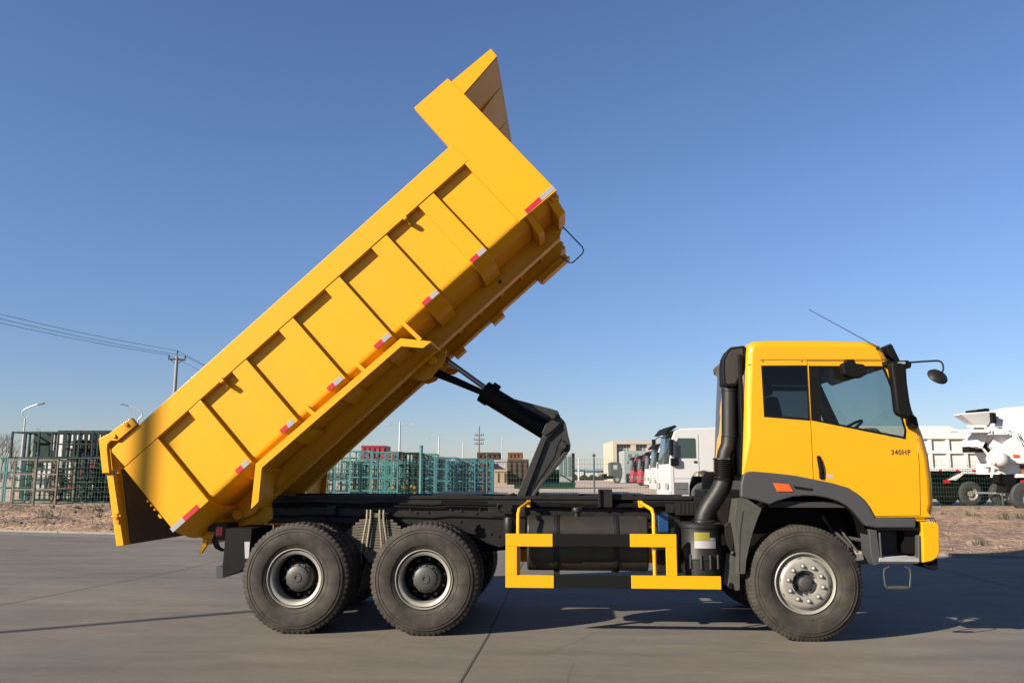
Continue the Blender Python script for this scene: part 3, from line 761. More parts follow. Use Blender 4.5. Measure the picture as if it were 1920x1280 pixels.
def sticker(nm, a0, a1, z0, z1, m_, r=.2085):
    mb = MB(); n = 6
    vs_ = []
    for k in range(n+1):
        a = R_(a0+(a1-a0)*k/n)
        for z in (z0, z1): vs_.append((FC[0]+r*math.cos(a), FC[1]+r*math.sin(a), z))
    mb.add(vs_, [(2*k, 2*k+2, 2*k+3, 2*k+1) for k in range(n)]); put(nm, mb, m_, fl)
sticker('filter_sticker', -117, -73, .96, 1.045, STY); sticker('filter_sticker', -117, -54, .885, .958, WHTB); sticker('filter_sticker', -72, -54, .962, .99, WHTB)
def PY(px, py, y): x, z = onY(px, py, y); return (x, y, z)
ys = -.97
mb = MB()
mb.lathe([(.10, 1.13), (.118, 1.135), (.118, 1.16), (.10, 1.165)], (PY(1319, 975, ys)[0], ys, 0), 28, axis='z')
a0, a1 = PY(1319, 978, ys), PY(1357, 896, ys)
pth = []
for k in range(13):
    t = k/12; s2 = t*t*(3-2*t); pth.append((a0[0]+(a1[0]-a0[0])*(.15*t+.85*s2), ys, a0[2]+(a1[2]-a0[2])*t))
mb.tube(pth, .097, 24, caps=False)
sn = put('snorkel', mb, PIPE, TRUCK, smooth=50)
x0, z0 = onY(1357, 897, ys); x1, z1 = onY(1357, 862, ys)
mb = MB(); pr = [(.09, z0-.02), (.105, z0-.02), (.105, z0)]
nr = 9
for k in range(nr): z = z0+(z1-z0)*k/nr; dz = (z1-z0)/nr; pr += [(.108, z+.2*dz), (.108, z+.5*dz), (.094, z+.65*dz), (.094, z+.95*dz)]
pr += [(.105, z1), (.105, z1+.02), (.09, z1+.02)]
mb.lathe(pr, ((x0+x1)/2, ys, 0), 28, axis='z'); put('bellows', mb, BLKF, sn, smooth=40)
mb = MB(); mb.lathe([(.107, z1+.002), (.11, z1+.004), (.11, z1+.018), (.107, z1+.02)], ((x0+x1)/2, ys, 0), 28, axis='z')
mb.lathe([(.119, 1.14), (.122, 1.143), (.122, 1.158), (.119, 1.16)], (PY(1319, 975, ys)[0], ys, 0), 28, axis='z'); put('hose_clamp', mb, CHR, sn, smooth=40)
mb = MB(); mb.tube([PY(1358, 862, ys), PY(1360, 850, ys), PY(1366, 835, ys), PY(1368, 815, ys), PY(1368, 722, ys)], .084, 24)
for q in (818, 733): 
    x, z = onY(1368, q, ys); mb.lathe([(.086, z-.006), (.09, z-.003), (.09, z+.003), (.086, z+.006)], (x, ys, 0), 24, axis='z')
x, _ = onY(1368, 800, ys); mb.box(x-.01, x+.14, ys+.02, ys+.06, 2.02, 2.06); mb.box(x-.01, x+.14, ys+.02, ys+.06, 2.4, 2.44)
put('snorkel_pipe', mb, PIPE, sn, smooth=50)
mb = MB()
hd = [(1353, 690), (1355, 672), (1361, 660), (1370, 651), (1396, 648), (1399, 654), (1397.5, 690), (1391, 710), (1381, 724), (1362, 727), (1354, 722)]
mb.prism(prof(ys-.08, hd), -1.08, -.88)
put('intake_head', mb, BLKF, sn, bevel=.018, segs=3)
GRL = mat('intake_mesh', (.05, .045, .035), .6)
n_ = GRL.node_tree.nodes; l_ = GRL.node_tree.links
tc = n_.new('ShaderNodeTexCoord'); mp = n_.new('ShaderNodeMapping'); mp.inputs['Rotation'].default_value = (0, R_(45), 0); wv = n_.new('ShaderNodeTexChecker'); wv.inputs['Scale'].default_value = 110
wv.inputs[1].default_value = (.034, .028, .018, 1); wv.inputs[2].default_value = (.006, .006, .005, 1)
l_.new(tc.outputs['Object'], mp.inputs[0]); l_.new(mp.outputs[0], wv.inputs[0]); l_.new(wv.outputs[0], n_['Principled BSDF'].inputs['Base Color'])
mb = MB()
hd2 = [(1360, 690), (1361, 675), (1366, 663), (1373, 655), (1391, 653), (1393, 657), (1391, 690), (1386, 706), (1378, 718), (1364, 720), (1361, 716)]
mb.prism(prof(ys-.11, hd2), -1.086, -1.078); put('intake_grille', mb, GRL, sn, bevel=.003)
# --- rear mudflap, lamps
mb = MB(); mb.prism(prof(-1.2, [(424, 990), (472, 990), (470, 1030), (462, 1064), (418, 1083), (417, 1060)]), -1.20, -.55); put('mud_flap', mb, BLKF, TRUCK, bevel=.004)
mb = MB(); mb.prism(prof(-1.2, [(405, 1062), (418, 1062), (418, 1083), (405, 1083)]), -1.2, -.7); put('mud_flap_edge', mb, GRY, TRUCK, bevel=.003)
mb = MB(); mb.prism(prof(-1.2, [(459, 1015), (469, 1015), (467, 1046), (460, 1046)]), -1.21, -1.202); put('reflector', mb, WHTB, TRUCK)
for s_ in (-1, 1):
    mb = MB(); x, z = onY(414, 996, -1.0); mb.box(x-.05, x+.06, s_*.9-.1, s_*.9+.1, z-.09, z+.09); lm = put('tail_lamp', mb, BLK, TRUCK, bevel=.006)
    mb = MB(); mb.box(x-.055, x+.02, s_*.9-.105, s_*.9+.105, z-.05, z+.05); put('lens', mb, REDL, lm, bevel=.006)
mb = MB()
for k in range(4):
    x, z = onY(405+k*3, 1004, -.9); mb.tube([(x, -.9-.02*k, z+.05), (x-.03, -.92, z-.05), (x+.02, -.95, z-.12), (x+.07, -.9, z-.16)], .008, 6)
mb.box(-1.1, -.92, -.9, .9, 1.0, 1.08)
put('lamp_bracket', mb, BLK, TRUCK)
# ================================================================ cab
YS = -1.25
def S(pts, y=YS): return prof(y, pts)
# silhouette points; True marks corners that round inwards towards the side
sil = [((1399, 660), 1), ((1402, 647), 1), ((1412, 638), 1), ((1440, 636), 1), ((1540, 636), 1), ((1625, 638), 1), ((1645, 642), 1), ((1656, 650), 1), ((1669, 674), 1),
       ((1693, 725), 1), ((1717, 773), 1), ((1734, 814), 1), ((1746, 856), 1), ((1752, 904), 1), ((1754, 945), 1), ((1751, 962), 1), ((1745, 969), 0),
       ((1638, 969), 0), ((1625, 950), 0), ((1612, 934), 0), ((1585, 918), 0), ((1530, 902), 0), ((1455, 893), 0), ((1393, 890), 0), ((1394, 820), 1), ((1396, 740), 1)]
SP = [Vector((*onY(x, y, YS), 0)) for (x, y), _ in sil]; MV = [f for _, f in sil]
def ring(ins):
    n = len(SP); out = []
    for i in range(n):
        a, b, c = SP[i-1], SP[i], SP[(i+1) % n]
        d = (c-a).normalized(); nrm = Vector((-d.y, d.x, 0))   # (x,z) packed in x,y
        cen = Vector((5.4, 2.1, 0))
        if nrm.dot(cen-b) < 0: nrm = -nrm
        out.append(b+nrm*(ins if MV[i] else 0))
    return out
st_ = [(-1.25, .075), (-1.243, .05), (-1.225, .026), (-1.20, .010), (-1.16, .002), (-1.10, 0), (-.85, -.005), (-.6, -.012), (0, -.018)]
st_ = st_ + [(-y, i) for y, i in reversed(st_[:-1])]
mb = MB(); K = len(SP); glass_seg = (9, 10, 11)
for y, ins in st_:
    for i, p in enumerate(ring(ins)):
        bow = 0
        sg = max(0, min(1, (1.2+y)/.35)); mb.v.append(Vector((p.x+(.05*(1-(y/1.25)**2) if 8 <= i <= 15 else 0)+(.12*sg if i in (0, 23, 24, 25) else (.07*sg if i == 1 else 0)), y, p.y)))
for a in range(len(st_)-1):
    for i in range(K):
        j = (i+1) % K
        mi = 0
        if i in (8, 9, 10, 11) and 4 <= a <= len(st_)-6: mi = 1
        if i in range(16, 23): continue
        mb.f.append(([a*K+i, a*K+j, (a+1)*K+j, (a+1)*K+i], mi))
fm = [f for f in mb.f if f[1] == 1]; mb.f = [f for f in mb.f if f[1] == 0]
cab = put('cab', mb, YEL2, TRUCK, smooth=50)
wn = cab.modifiers.new('w', 'WEIGHTED_NORMAL'); wn.keep_sharp = True; wn.weight = 90
tag(cab, 'glossy yellow cab shell')
m2 = MB(); m2.v = mb.v[:]; m2.f = [(f[0], 0) for f in fm]
put('windscreen', m2, GLC, cab, smooth=50)
side = [(p.x, p.y) for p in ring(.075)]
rw = [(1428, 686), (1512.5, 685.5), (1518, 787), (1433.5, 780)]
door = [(1512.7, 675.5), (1656, 676), (1668, 690), (1697, 740), (1719, 804), (1725, 880), (1726.5, 967), (1640, 968), (1628, 950), (1610, 930), (1580, 915), (1524.5, 900), (1519.5, 790)]
dwin = [(1516, 685.5), (1654, 686), (1661, 692), (1689, 770), (1700, 806), (1699, 823), (1694, 823), (1521, 788)]
def flip(pts): return pts
for s_ in (-1, 1):
    ysd = s_*1.25
    def rs(pts): return [(a+((.13 if i in (0, 23, 24, 25) else (.07 if i == 1 else 0)) if s_ > 0 else 0), b) for i, (a, b) in enumerate(pts)]
    mb = MB(); mb.holes(rs(side), [S(rw), S(door)], ysd); put('side_panel', mb, YEL2, cab, smooth=0)
    mb = MB(); o_ = [(p.x, p.y) for p in ring(.10)]; mb.holes([(a+(.12 if s_ > 0 and i_ in (0, 1, 23, 24, 25) else 0), b) for i_, (a, b) in enumerate(o_)], [S(rw), S(dwin)], s_*1.215); put('side_lining', mb, CLOTH, cab, smooth=0)
    # door panel just inside the gap
    cx_ = sum(p[0] for p in door)/len(door); cy_ = sum(p[1] for p in door)/len(door)
    dr = [(x-(1.3 if x > cx_ else -1.3), y-(1.3 if y > cy_ else -1.3)) for x, y in door]
    mb = MB(); mb.holes(S(dr), [S(dwin)], s_*1.252)
    for poly in (S(dr), S(dwin)):
        n_ = len(poly); mb.add([(a, s_*1.252, b) for a, b in poly]+[(a, s_*1.225, b) for a, b in poly], [(i, (i+1) % n_, n_+(i+1) % n_, n_+i) for i in range(n_)])
    dro = put('door', mb, YEL2, TRUCK, smooth=30)
    # glass with black surround
    mb = MB(); mb.add([(a, s_*1.243, b) for a, b in S(dwin)], [tuple(range(len(dwin)))]); put('door_window', mb, GLC, dro, smooth=0)
    mb = MB()
    mb.prism(S([(1516, 685.5), (1535, 685.5), (1540.5, 793), (1521, 788)]), s_*1.247, s_*1.24)
    inn = [(1519, 689), (1652, 689.5), (1657, 694), (1685, 770), (1695.5, 806), (1694.5, 818), (1524, 785)]
    out = [(1516, 685.5), (1654, 686), (1661, 692), (1689, 770), (1700, 806), (1699, 823), (1521, 788)]
    mb.holes(S(out), [S(inn)], s_*1.248)
    put('window_seal', mb, BLKF, dro, smooth=0)
    mb = MB(); mb.prism(S([(1530.5, 856), (1532.5, 853.5), (1536, 853.5), (1541.5, 868), (1545.5, 888), (1545, 897), (1542, 899), (1536, 897), (1534.5, 880)]), s_*1.268, s_*1.252)
    mb.prism(S([(1532.5, 858), (1535.5, 857), (1540.5, 872), (1542, 886), (1538, 888)]), s_*1.282, s_*1.262)
    put('handle', mb, BLKF, dro, bevel=.006)
    mb = MB(); mb.add([(a, s_*1.246, b) for a, b in S(rw)], [tuple(range(4))]); put('side_window', mb, GLT, cab, smooth=0)
    mb = MB(); mb.holes(S([(1427, 685), (1513, 684.5), (1519, 788.5), (1432.5, 781.5)]), [S([(1431, 689), (1511, 688.5), (1515.5, 784), (1436, 777)])], s_*1.2505); put('window_seal', mb, BLKF, cab, smooth=0)
mb = MB(); mb.prism(S([(1549.5, 888.5), (1562, 889.5), (1562, 895.5), (1549.5, 894.5)]), -1.2535, -1.252); put('label', mb, WHTB, dro)
for q in ((1430, 677), (1503, 677)):
    x, z = onY(*q, -1.25); mb = MB(); mb.lathe([(0, -.006), (.006, -.006), (.008, 0)], (x, -1.25, z), 10); put('cover_screw', mb, INK, cab)
# roof seam strip above the windows
mb = MB(); mb.prism(S([(1425, 673.6), (1668, 673.2), (1668, 674.4), (1425, 674.8)]), -1.2515, -1.249); mb.prism(S([(1404, 683.5), (1425, 673.8), (1425, 675), (1404, 685)]), -1.2445, -1.235); put('roof_seam', mb, INK, cab, smooth=0)
# crease along the door
# lettering
tcu = bpy.data.curves.new('t', 'FONT'); tcu.body = '340HP'; tcu.size = 1; tcu.extrude = .01; tcu.space_character = 1.12; tcu.offset = .022
to = bpy.data.objects.new('t', tcu); C.objects.link(to); bpy.context.view_layer.update()
tm = bpy.data.meshes.new_from_object(to.evaluated_get(bpy.context.evaluated_depsgraph_get())); bpy.data.objects.remove(to)
xs = [v.co.x for v in tm.vertices]; zs = [v.co.y for v in tm.vertices]
(xa, za), (xb, zb) = onY(1671.5, 852.5, -1.253), onY(1707, 842.5, -1.253)
mb = MB()
mb.v = [Vector((xa+(v.co.x-min(xs))/(max(xs)-min(xs))*(xb-xa), -1.2535+.0012*(1 if v.co.z < 0 else 0), za+(v.co.y-min(zs))/(max(zs)-min(zs))*(zb-za))) for v in tm.vertices]
mb.f = [(list(p.vertices), 0) for p in tm.polygons]
for o in [c for c in TRUCK.children if c.name.startswith('door')]: neardoor = o; break
put('lettering', mb, INK, neardoor, smooth=0); bpy.data.meshes.remove(tm)
# rear wall details
xr, _ = onY(1396, 800, -1.25)
mb = MB(); mb.box(xr+.12, xr+.16, -.8, .8, 1.75, 1.95); mb.box(xr+.13, xr+.16, -.7, .7, 2.2, 2.28)
put('rear_stiffener', mb, YEL2, cab, bevel=.01)
mb = MB(); mb.box(xr-.01, xr+.03, -1.13, -.72, 1.62, 2.88); mb.box(xr-.04, xr-.01, -.80, -.75, 1.62, 2.85)
put('black_plate', mb, BLKF, TRUCK, bevel=.01)  # flat black plate between the intake pipe and the cab's rear wall
# dark guard strip over the windscreen and its visor
mb = MB()
for s_ in (-1, 1):
    pass
mb.prism(prof(-1.1, [(1659, 650), (1668, 644), (1672, 646), (1685, 672), (1688, 682), (1680, 682), (1669, 672)]), -1.12, 1.12)
put('sun_visor', mb, BLKF, cab, bevel=.012)
# interior
mb = MB()
mb.box(xr+.22, 6.15, -1.19, 1.19, 1.30, 1.36)
mb.box(xr+.20, xr+.22, -1.19, 1.19, 1.36, 2.9)
put('cab_floor', mb, DARK, cab)
mb = MB(); zt = onY(1500, 652, -1.25)[1]
mb.box(xr+.22, 5.95, -1.18, 1.18, zt-.03, zt-.015); mb.box(5.50, 5.72, -1.1, 1.1, zt-.14, zt-.03); put('headliner', mb, CLOTH, cab)
mb = MB(); mb.prism([(5.95, 1.5), (5.72, 1.75), (5.68, 1.98), (5.80, 2.04), (6.15, 2.02), (6.33, 1.95), (6.3, 1.5)], -1.17, 1.17); mb.prism([(5.95, 2.02), (6.0, 2.12), (6.12, 2.12), (6.2, 2.0)], -.85, -.25); put('dashboard', mb, CLOTH, cab, bevel=.03)
for y in (-.6, .6):
    mb = MB(); mb.box(5.10, 5.45, y-.25, y+.25, 1.55, 1.85); mb.prism([(5.02, 1.8), (5.22, 1.8), (5.10, 2.46), (4.97, 2.46)], y-.25, y+.25); mb.prism([(4.98, 2.48), (5.08, 2.48), (5.05, 2.70), (4.96, 2.70)], y-.14, y+.14)
    put('seat', mb, DARK if y < 0 else CLOTH, cab, bevel=.04)
mb = MB(); hb = Vector((5.84, -.55, 2.08)); ax = Vector((-.55, 0, .83)).normalized(); e1 = Vector((0, 1, 0)); e2 = ax.cross(e1)
mb.tube([hb+(e1*math.cos(2*math.pi*k/28)+e2*math.sin(2*math.pi*k/28))*.24 for k in range(29)], .016, 8, caps=False)
mb.tube([hb-ax*.35, hb], .03, 8); mb.tube([hb-e1*.23, hb+e1*.23], .014, 6); put('steering_wheel', mb, INK, cab)
# far-side pillar trim visible through the windows
# --- grey wheel-arch flare
flare = [(1388, 932), (1389, 905), (1393, 889), (1400, 884), (1410, 883), (1452, 886.5), (1490, 891), (1528, 898.5), (1560, 905), (1590, 914), (1606, 924), (1618, 934), (1629, 949), (1635, 960), (1640, 970), (1716, 971), (1716, 989), (1640, 989), (1623, 986), (1614, 975), (1598, 957), (1585, 947), (1569, 939), (1549, 933), (1527, 929.5), (1505, 929.5), (1485, 931.5), (1457, 939.5), (1443, 946), (1415, 937), (1398, 934)]
for s_ in (-1, 1):
    mb = MB(); mb.prism(S(flare), s_*1.275, s_*1.19)
    fo = put('wheel_arch', mb, GRY, TRUCK, bevel=.018, segs=3)
    mb = MB(); mb.prism(S([(1486, 910), (1524, 916), (1521, 920), (1490, 916)]), s_*1.278, s_*1.272); put('arch_recess', mb, BLKF, fo)
    mb = MB(); mb.prism(S([(1448, 904.5), (1478, 907.5), (1486, 921), (1456, 921)]), s_*1.285, s_*1.262); put('side_marker', mb, ORG, fo, bevel=.004)
    mb = MB()
    rear = [(1381, 936), (1400, 934), (1428, 953), (1420, 972), (1411, 998), (1403, 1030), (1399, 1050), (1397, 1075), (1384, 1075), (1384, 1040), (1381, 1010), (1376, 985)]
    mb.prism(S(rear), s_*1.262, s_*.90)
    mb.prism(S([(1385, 958), (1393, 958), (1387, 1000), (1386, 1070), (1384, 1070), (1382, 1000)]), s_*1.268, s_*1.262)
    put('rear_fender', mb, OLV, fo, bevel=.014, segs=3)
    mb = MB(); arch = [(1428, 953), (1457, 940), (1485, 932), (1527, 930), (1569, 939), (1598, 957), (1614, 975), (1636, 1010)]
    ar = S(arch); in_ = [(a, b+.012) for a, b in ar]
    mb.prism(ar+in_[::-1], s_*1.19, s_*.62); mb.box(4.75, 6.0, s_*.62-.01, s_*.62+.01, 1.0, 1.7)
    put('arch_liner', mb, BLKF, fo, smooth=40)
    mb = MB(); mb.prism(prof(-1.1, [(1372, 1040), (1386, 1048), (1386, 1105), (1378, 1106), (1374, 1092), (1370, 1103), (1367, 1100)]), s_*1.12, s_*.80); put('mud_flap', mb, OLV, TRUCK)
mb = MB(); mb.prism(prof(-1.0, [(1356, 985), (1362, 978), (1372, 980), (1378, 990), (1374, 1010), (1370, 1030), (1362, 1022), (1357, 1005)]), -1.1, -.98)
x, z = onY(1375, 1037, -1.1)
mb.lathe([(.012, -.03), (.03, -.02), (.03, .02), (.012, .03)], (x, -1.1, z), 12); mb.tube([PY(1366, 1020, -1.08), PY(1370, 1030, -1.1), PY(1375, 1036, -1.1), PY(1376, 1050, -1.1), PY(1378, 1070, -1.08)], .009, 6)
put('cab_latch', mb, BLK, TRUCK, bevel=.006)
mb = MB()
mb.tube([(5.60, -.85, 1.05), (5.72, -.9, .92), (5.78, -.92, .78)], .018, 8); mb.tube([(5.66, -.85, 1.07), (5.80, -.95, .84)], .012, 8)
mb.tube([(5.35, -.9, .66), (5.9, -1.0, .76)], .022, 8); mb.box(5.3, 5.9, -.7, -.62, .60, .72)
mb.tube([(5.5, -.8, 1.2), (5.62, -.8, 1.0), (5.9, -.9, .95)], .02, 8)
put('steering_linkage', mb, HUB, TRUCK, smooth=40)
# --- steps
ST = -1.225
mb = MB()
mb.prism(prof(ST, [(1629, 992), (1644, 992), (1653, 1056), (1640, 1060), (1633, 1040)]), ST, -.95)
mb.prism(prof(ST, [(1648, 998), (1652, 998), (1655, 1046), (1722, 1045), (1721, 1004), (1724, 1002), (1727, 1004), (1727, 1054), (1720, 1057), (1652, 1057)]), ST, -.93)
mb.prism(prof(ST, [(1645, 992), (1727, 992), (1727, 1050), (1650, 1050)]), -.94, -.90)
mb.prism(prof(ST, [(1641, 988), (1727, 989), (1727, 994), (1643, 993)]), -1.20, -.93)
sto = put('step_unit', mb, GRY, TRUCK, bevel=.012, segs=3)
mb = MB(); mb.prism(prof(ST-.005, [(1649, 1045), (1723, 1046), (1724, 1053), (1648, 1052.5)]), ST-.008, -1.0); 
for k in range(7): x, z = onY(1652, 1045, ST); mb.box(x+.02, x+.36, -1.20+.028*k, -1.19+.028*k, z-.002, z+.006)
put('tread_plate', mb, ALU, sto, bevel=.003)
mb = MB(); y = ST+.02
mb.tube([PY(1668, 1062, y), PY(1658, 1066, y), PY(1657, 1076, y), PY(1660, 1098, y), PY(1664, 1102, y), PY(1702, 1103, y), PY(1706, 1099, y), PY(1707.5, 1078, y), PY(1706, 1066, y), PY(1697, 1062, y)], .009, 8)
mb.box(PY(1666, 1101, y)[0], PY(1702, 1101, y)[0], y-.012, y+.05, PY(1666, 1102, y)[2], PY(1666, 1099, y)[2]+.004)
put('foot_loop', mb, OLV, sto)
# --- bumper and corner
mb = MB()
bx = S([(1728, 978), (1738, 977), (1757, 979), (1761, 984), (1762, 1036), (1757, 1046), (1747, 1052), (1731, 1055)])
prB = [(a, b) for a, b in bx]
nst = [(-1.25, .03), (-1.235, .012), (-1.20, 0), (-.9, 0.02), (0, .05), (.9, .02), (1.20, 0), (1.235, .012), (1.25, .03)]
cxb = sum(p[0] for p in prB)/len(prB); czb = sum(p[1] for p in prB)/len(prB)
n_ = len(prB)
for k, (y, q) in enumerate(nst):
    for a, b in prB:
        f_ = 1-q if abs(y) >= 1.2 else 1
        mb.v.append(Vector((cxb+(a-cxb)*(1-q if abs(y) > 1.2 else 1)+(q if abs(y) < 1.2 else 0), y, czb+(b-czb)*(1-q*.6 if abs(y) > 1.2 else 1))))
for k in range(len(nst)-1):
    for i in range(n_): mb.f.append(([k*n_+i, k*n_+(i+1) % n_, (k+1)*n_+(i+1) % n_, (k+1)*n_+i], 0))
mb.f.append((list(range(n_)), 0)); mb.f.append((list(range((len(nst)-1)*n_, len(nst)*n_)), 0))
bu = put('bumper', mb, YEL2, TRUCK, smooth=40, bevel=.01)
mb = MB(); mb.prism(S([(1733, 1050), (1758, 1046), (1759, 1066), (1751, 1069), (1734, 1062)], -1.2), -1.20, 1.20); put('bumper_lip', mb, BLKF, bu, bevel=.01)
mb = MB(); mb.prism(S([(1700, 990), (1730, 990), (1730, 1052), (1727, 1052), (1727, 992)]), -1.17, 1.17); mb.box(6.2, 6.42, -1.15, 1.15, .85, 1.2); put('bumper_bracket', mb, BLKF, bu)
mb = MB(); x0 = bx[3][0]
for k, px in enumerate((1766, 1770, 1774)):
    x, z0 = onY(px-1, 982, -1.05); 
    mb.tube([(x0-.03, -.9, 1.20-.01*k), (x-.05, -.9, 1.185), (x-.035, -.9, 1.15), (x-.035, -.9, 1.0-.03*k), (x-.05, -.9, .95-.03*k), (x0-.01, -.9, .92)], .0045, 6)
put('lamp_guard', mb, BLK, bu)
mb = MB(); mb.prism(S([(1719, 971), (1745, 969), (1738, 976), (1728, 977), (1716, 977)]), -1.22, 1.22); put('front_sill', mb, YEL2, bu, bevel=.006)
# --- mirrors
mb = MB()
mb.prism(prof(-1.40, [(1663, 684), (1668, 681), (1690, 683), (1693, 690), (1695, 720), (1700, 755), (1705, 775), (1703, 784), (1694, 785), (1677, 778), (1674, 770), (1670, 735), (1667, 710)]), -1.50, -1.38)
mi = put('mirror', mb, BLKF, TRUCK, bevel=.03, segs=4)
mb = MB(); mb.prism(prof(-1.32, [(1657, 677), (1700, 676), (1707, 680), (1706, 690), (1697, 692), (1682, 688), (1660, 687)]), -1.36, -1.24); mb.prism(prof(-1.30, [(1700, 775), (1712, 783), (1716, 800), (1709, 806), (1702, 796)]), -1.40, -1.24)
put('mirror_arm', mb, BLKF, mi, bevel=.012)
mb = MB(); mb.prism(prof(-1.37, [(1684, 678.5), (1697, 678), (1698, 682), (1684, 683)]), -1.372, -1.36); put('arm_trim', mb, ALU, mi)
yr = -1.3
mb = MB(); mb.tube([PY(1703, 679.5, yr), PY(1730, 677.5, yr), PY(1757, 676, yr), PY(1764, 677.5, yr), PY(1768, 683, yr), PY(1769, 692, yr), PY(1767, 697, yr)], .0095, 8)
x, z = onY(1758, 705.5, yr)
axm = Vector((.21, -.734, .641)).normalized()
fr_ = MB()
def disc(mb, c, ax, pr, n=28):
    e = ax.cross(Vector((0, 1, 0))).normalized(); f = ax.cross(e)
    vs_ = []
    for r, d in pr:
        for k in range(n):
            a = 2*math.pi*k/n; vs_.append(tuple(Vector(c)+ax*d+(e*math.cos(a)+f*math.sin(a))*r))
    fs = [(i*n+k, i*n+(k+1) % n, (i+1)*n+(k+1) % n, (i+1)*n+k) for i in range(len(pr)-1) for k in range(n)]
    mb.add(vs_, fs)
disc(mb, (x, yr, z), axm, [(.001, .045), (.05, .038), (.085, .022), (.102, 0), (.100, -.012), (.09, -.014), (.001, -.014)])
rm = put('round_mirror', mb, PIPE, mi, smooth=40)
mb = MB(); mb.prism(prof(-1.36, [(1577, 682), (1580, 680), (1616, 684), (1622, 690), (1621, 703), (1612, 708.5), (1590, 707), (1579, 702)]), -1.42, -1.30); mb.prism(prof(-1.30, [(1585, 674), (1599, 674), (1604, 684), (1583, 684)]), -1.34, -1.245); put('kerb_mirror', mb, BLKF, TRUCK, bevel=.02, segs=3)
mb = MB(); a = Vector(PY(1646.5, 651, -1.27)); mb.tube([a, Vector(PY(1516.5, 580, -1.29))], .005, 6, r1=.003)
mb.tube([a+Vector((0, .06, -.02)), a], .018, 10); an = put('antenna', mb, INK, TRUCK)
# ================================================================ background
YG = .22
def bgthing(name, px, dist, label, cat, group=None, rz=0, z=YG):
    p = far(px, 886, dist); return thing(name, (p.x, p.y, z), label, cat, group, YAW+rz)
def LM(root, T=None):
    """mesh builder in the thing's own axes: x to the right as seen, y away, z up"""
    mb = MB(T); return mb
def lput(name, mb, mats, parent, **k):
    """mesh in the local axes of its (rotated) thing"""
    q = parent
    while q is not None and q.parent is not None: q = q.parent
    me_off = Vector((0, 0, 0)); r = parent
    # put() subtracts the parents' locations; add them back so that coordinates stay local
    tot = Vector((0, 0, 0)); r = parent
    while r is not None: tot += r.location; r = r.parent
    mb.v = [v+tot for v in mb.v]
    return put(name, mb, mats, parent, **k)
# ---- fence
FGRN = mat('fence_green', (.03, .07, .055), .5, var=.2)
FWIRE = mat('fence_wire', (.06, .12, .09), .5)
fence = thing('mesh_fence', tuple(F0), 'green welded mesh fence on posts along the front of the yard', 'fence')
flen = (F1-F0).length; step = (onZ(1320, 951, YG)-onZ(1118, 951, YG)).length
t0 = (onZ(1118, 951, YG)-F0).dot(fdir) % step
k = -3; first = True
while t0+k*step < flen+step*2:
    p = F0+fdir*(t0+k*step)
    mb = MB(); mb.tube([(p.x, p.y, .1), (p.x, p.y, 2.40)], .03, 8); mb.lathe([(0, 2.47), (.03, 2.46), (.03, 2.42), (.075, 2.40), (.075, 2.34), (.03, 2.33)], (p.x, p.y, 0), 10, axis='z')
    put('post', mb, FGRN, fence)
    a = p+fdir*.04; b = p+fdir*(step-.04); mb = MB(); nn = int(step/.12)
    def bar(u, v, z0, z1, hw=.0035):
        if z0 == z1: mb.add([(u.x, u.y, z0-hw), (v.x, v.y, z0-hw), (v.x, v.y, z0+hw), (u.x, u.y, z0+hw), (u.x+fn.x*.006, u.y+fn.y*.006, z0), (v.x+fn.x*.006, v.y+fn.y*.006, z0)], [(0,1,2,3), (0,4,5,1), (3,2,5,4)])
        else:
            q = fdir*hw; mb.add([(u.x-q.x, u.y-q.y, z0), (u.x+q.x, u.y+q.y, z0), (u.x+fn.x*.006, u.y+fn.y*.006, z0), (u.x-q.x, u.y-q.y, z1), (u.x+q.x, u.y+q.y, z1), (u.x+fn.x*.006, u.y+fn.y*.006, z1)], [(0,1,4,3), (1,2,5,4), (2,0,3,5)])
    for i in range(nn+1): c = a.lerp(b, i/nn); bar(c, c, .25, 2.2)
    for z in [.27+.1935*i for i in range(11)]: bar(a, b, z, z, .004)
    put('mesh_panel', mb, FWIRE, fence, smooth=0)
    k += 1
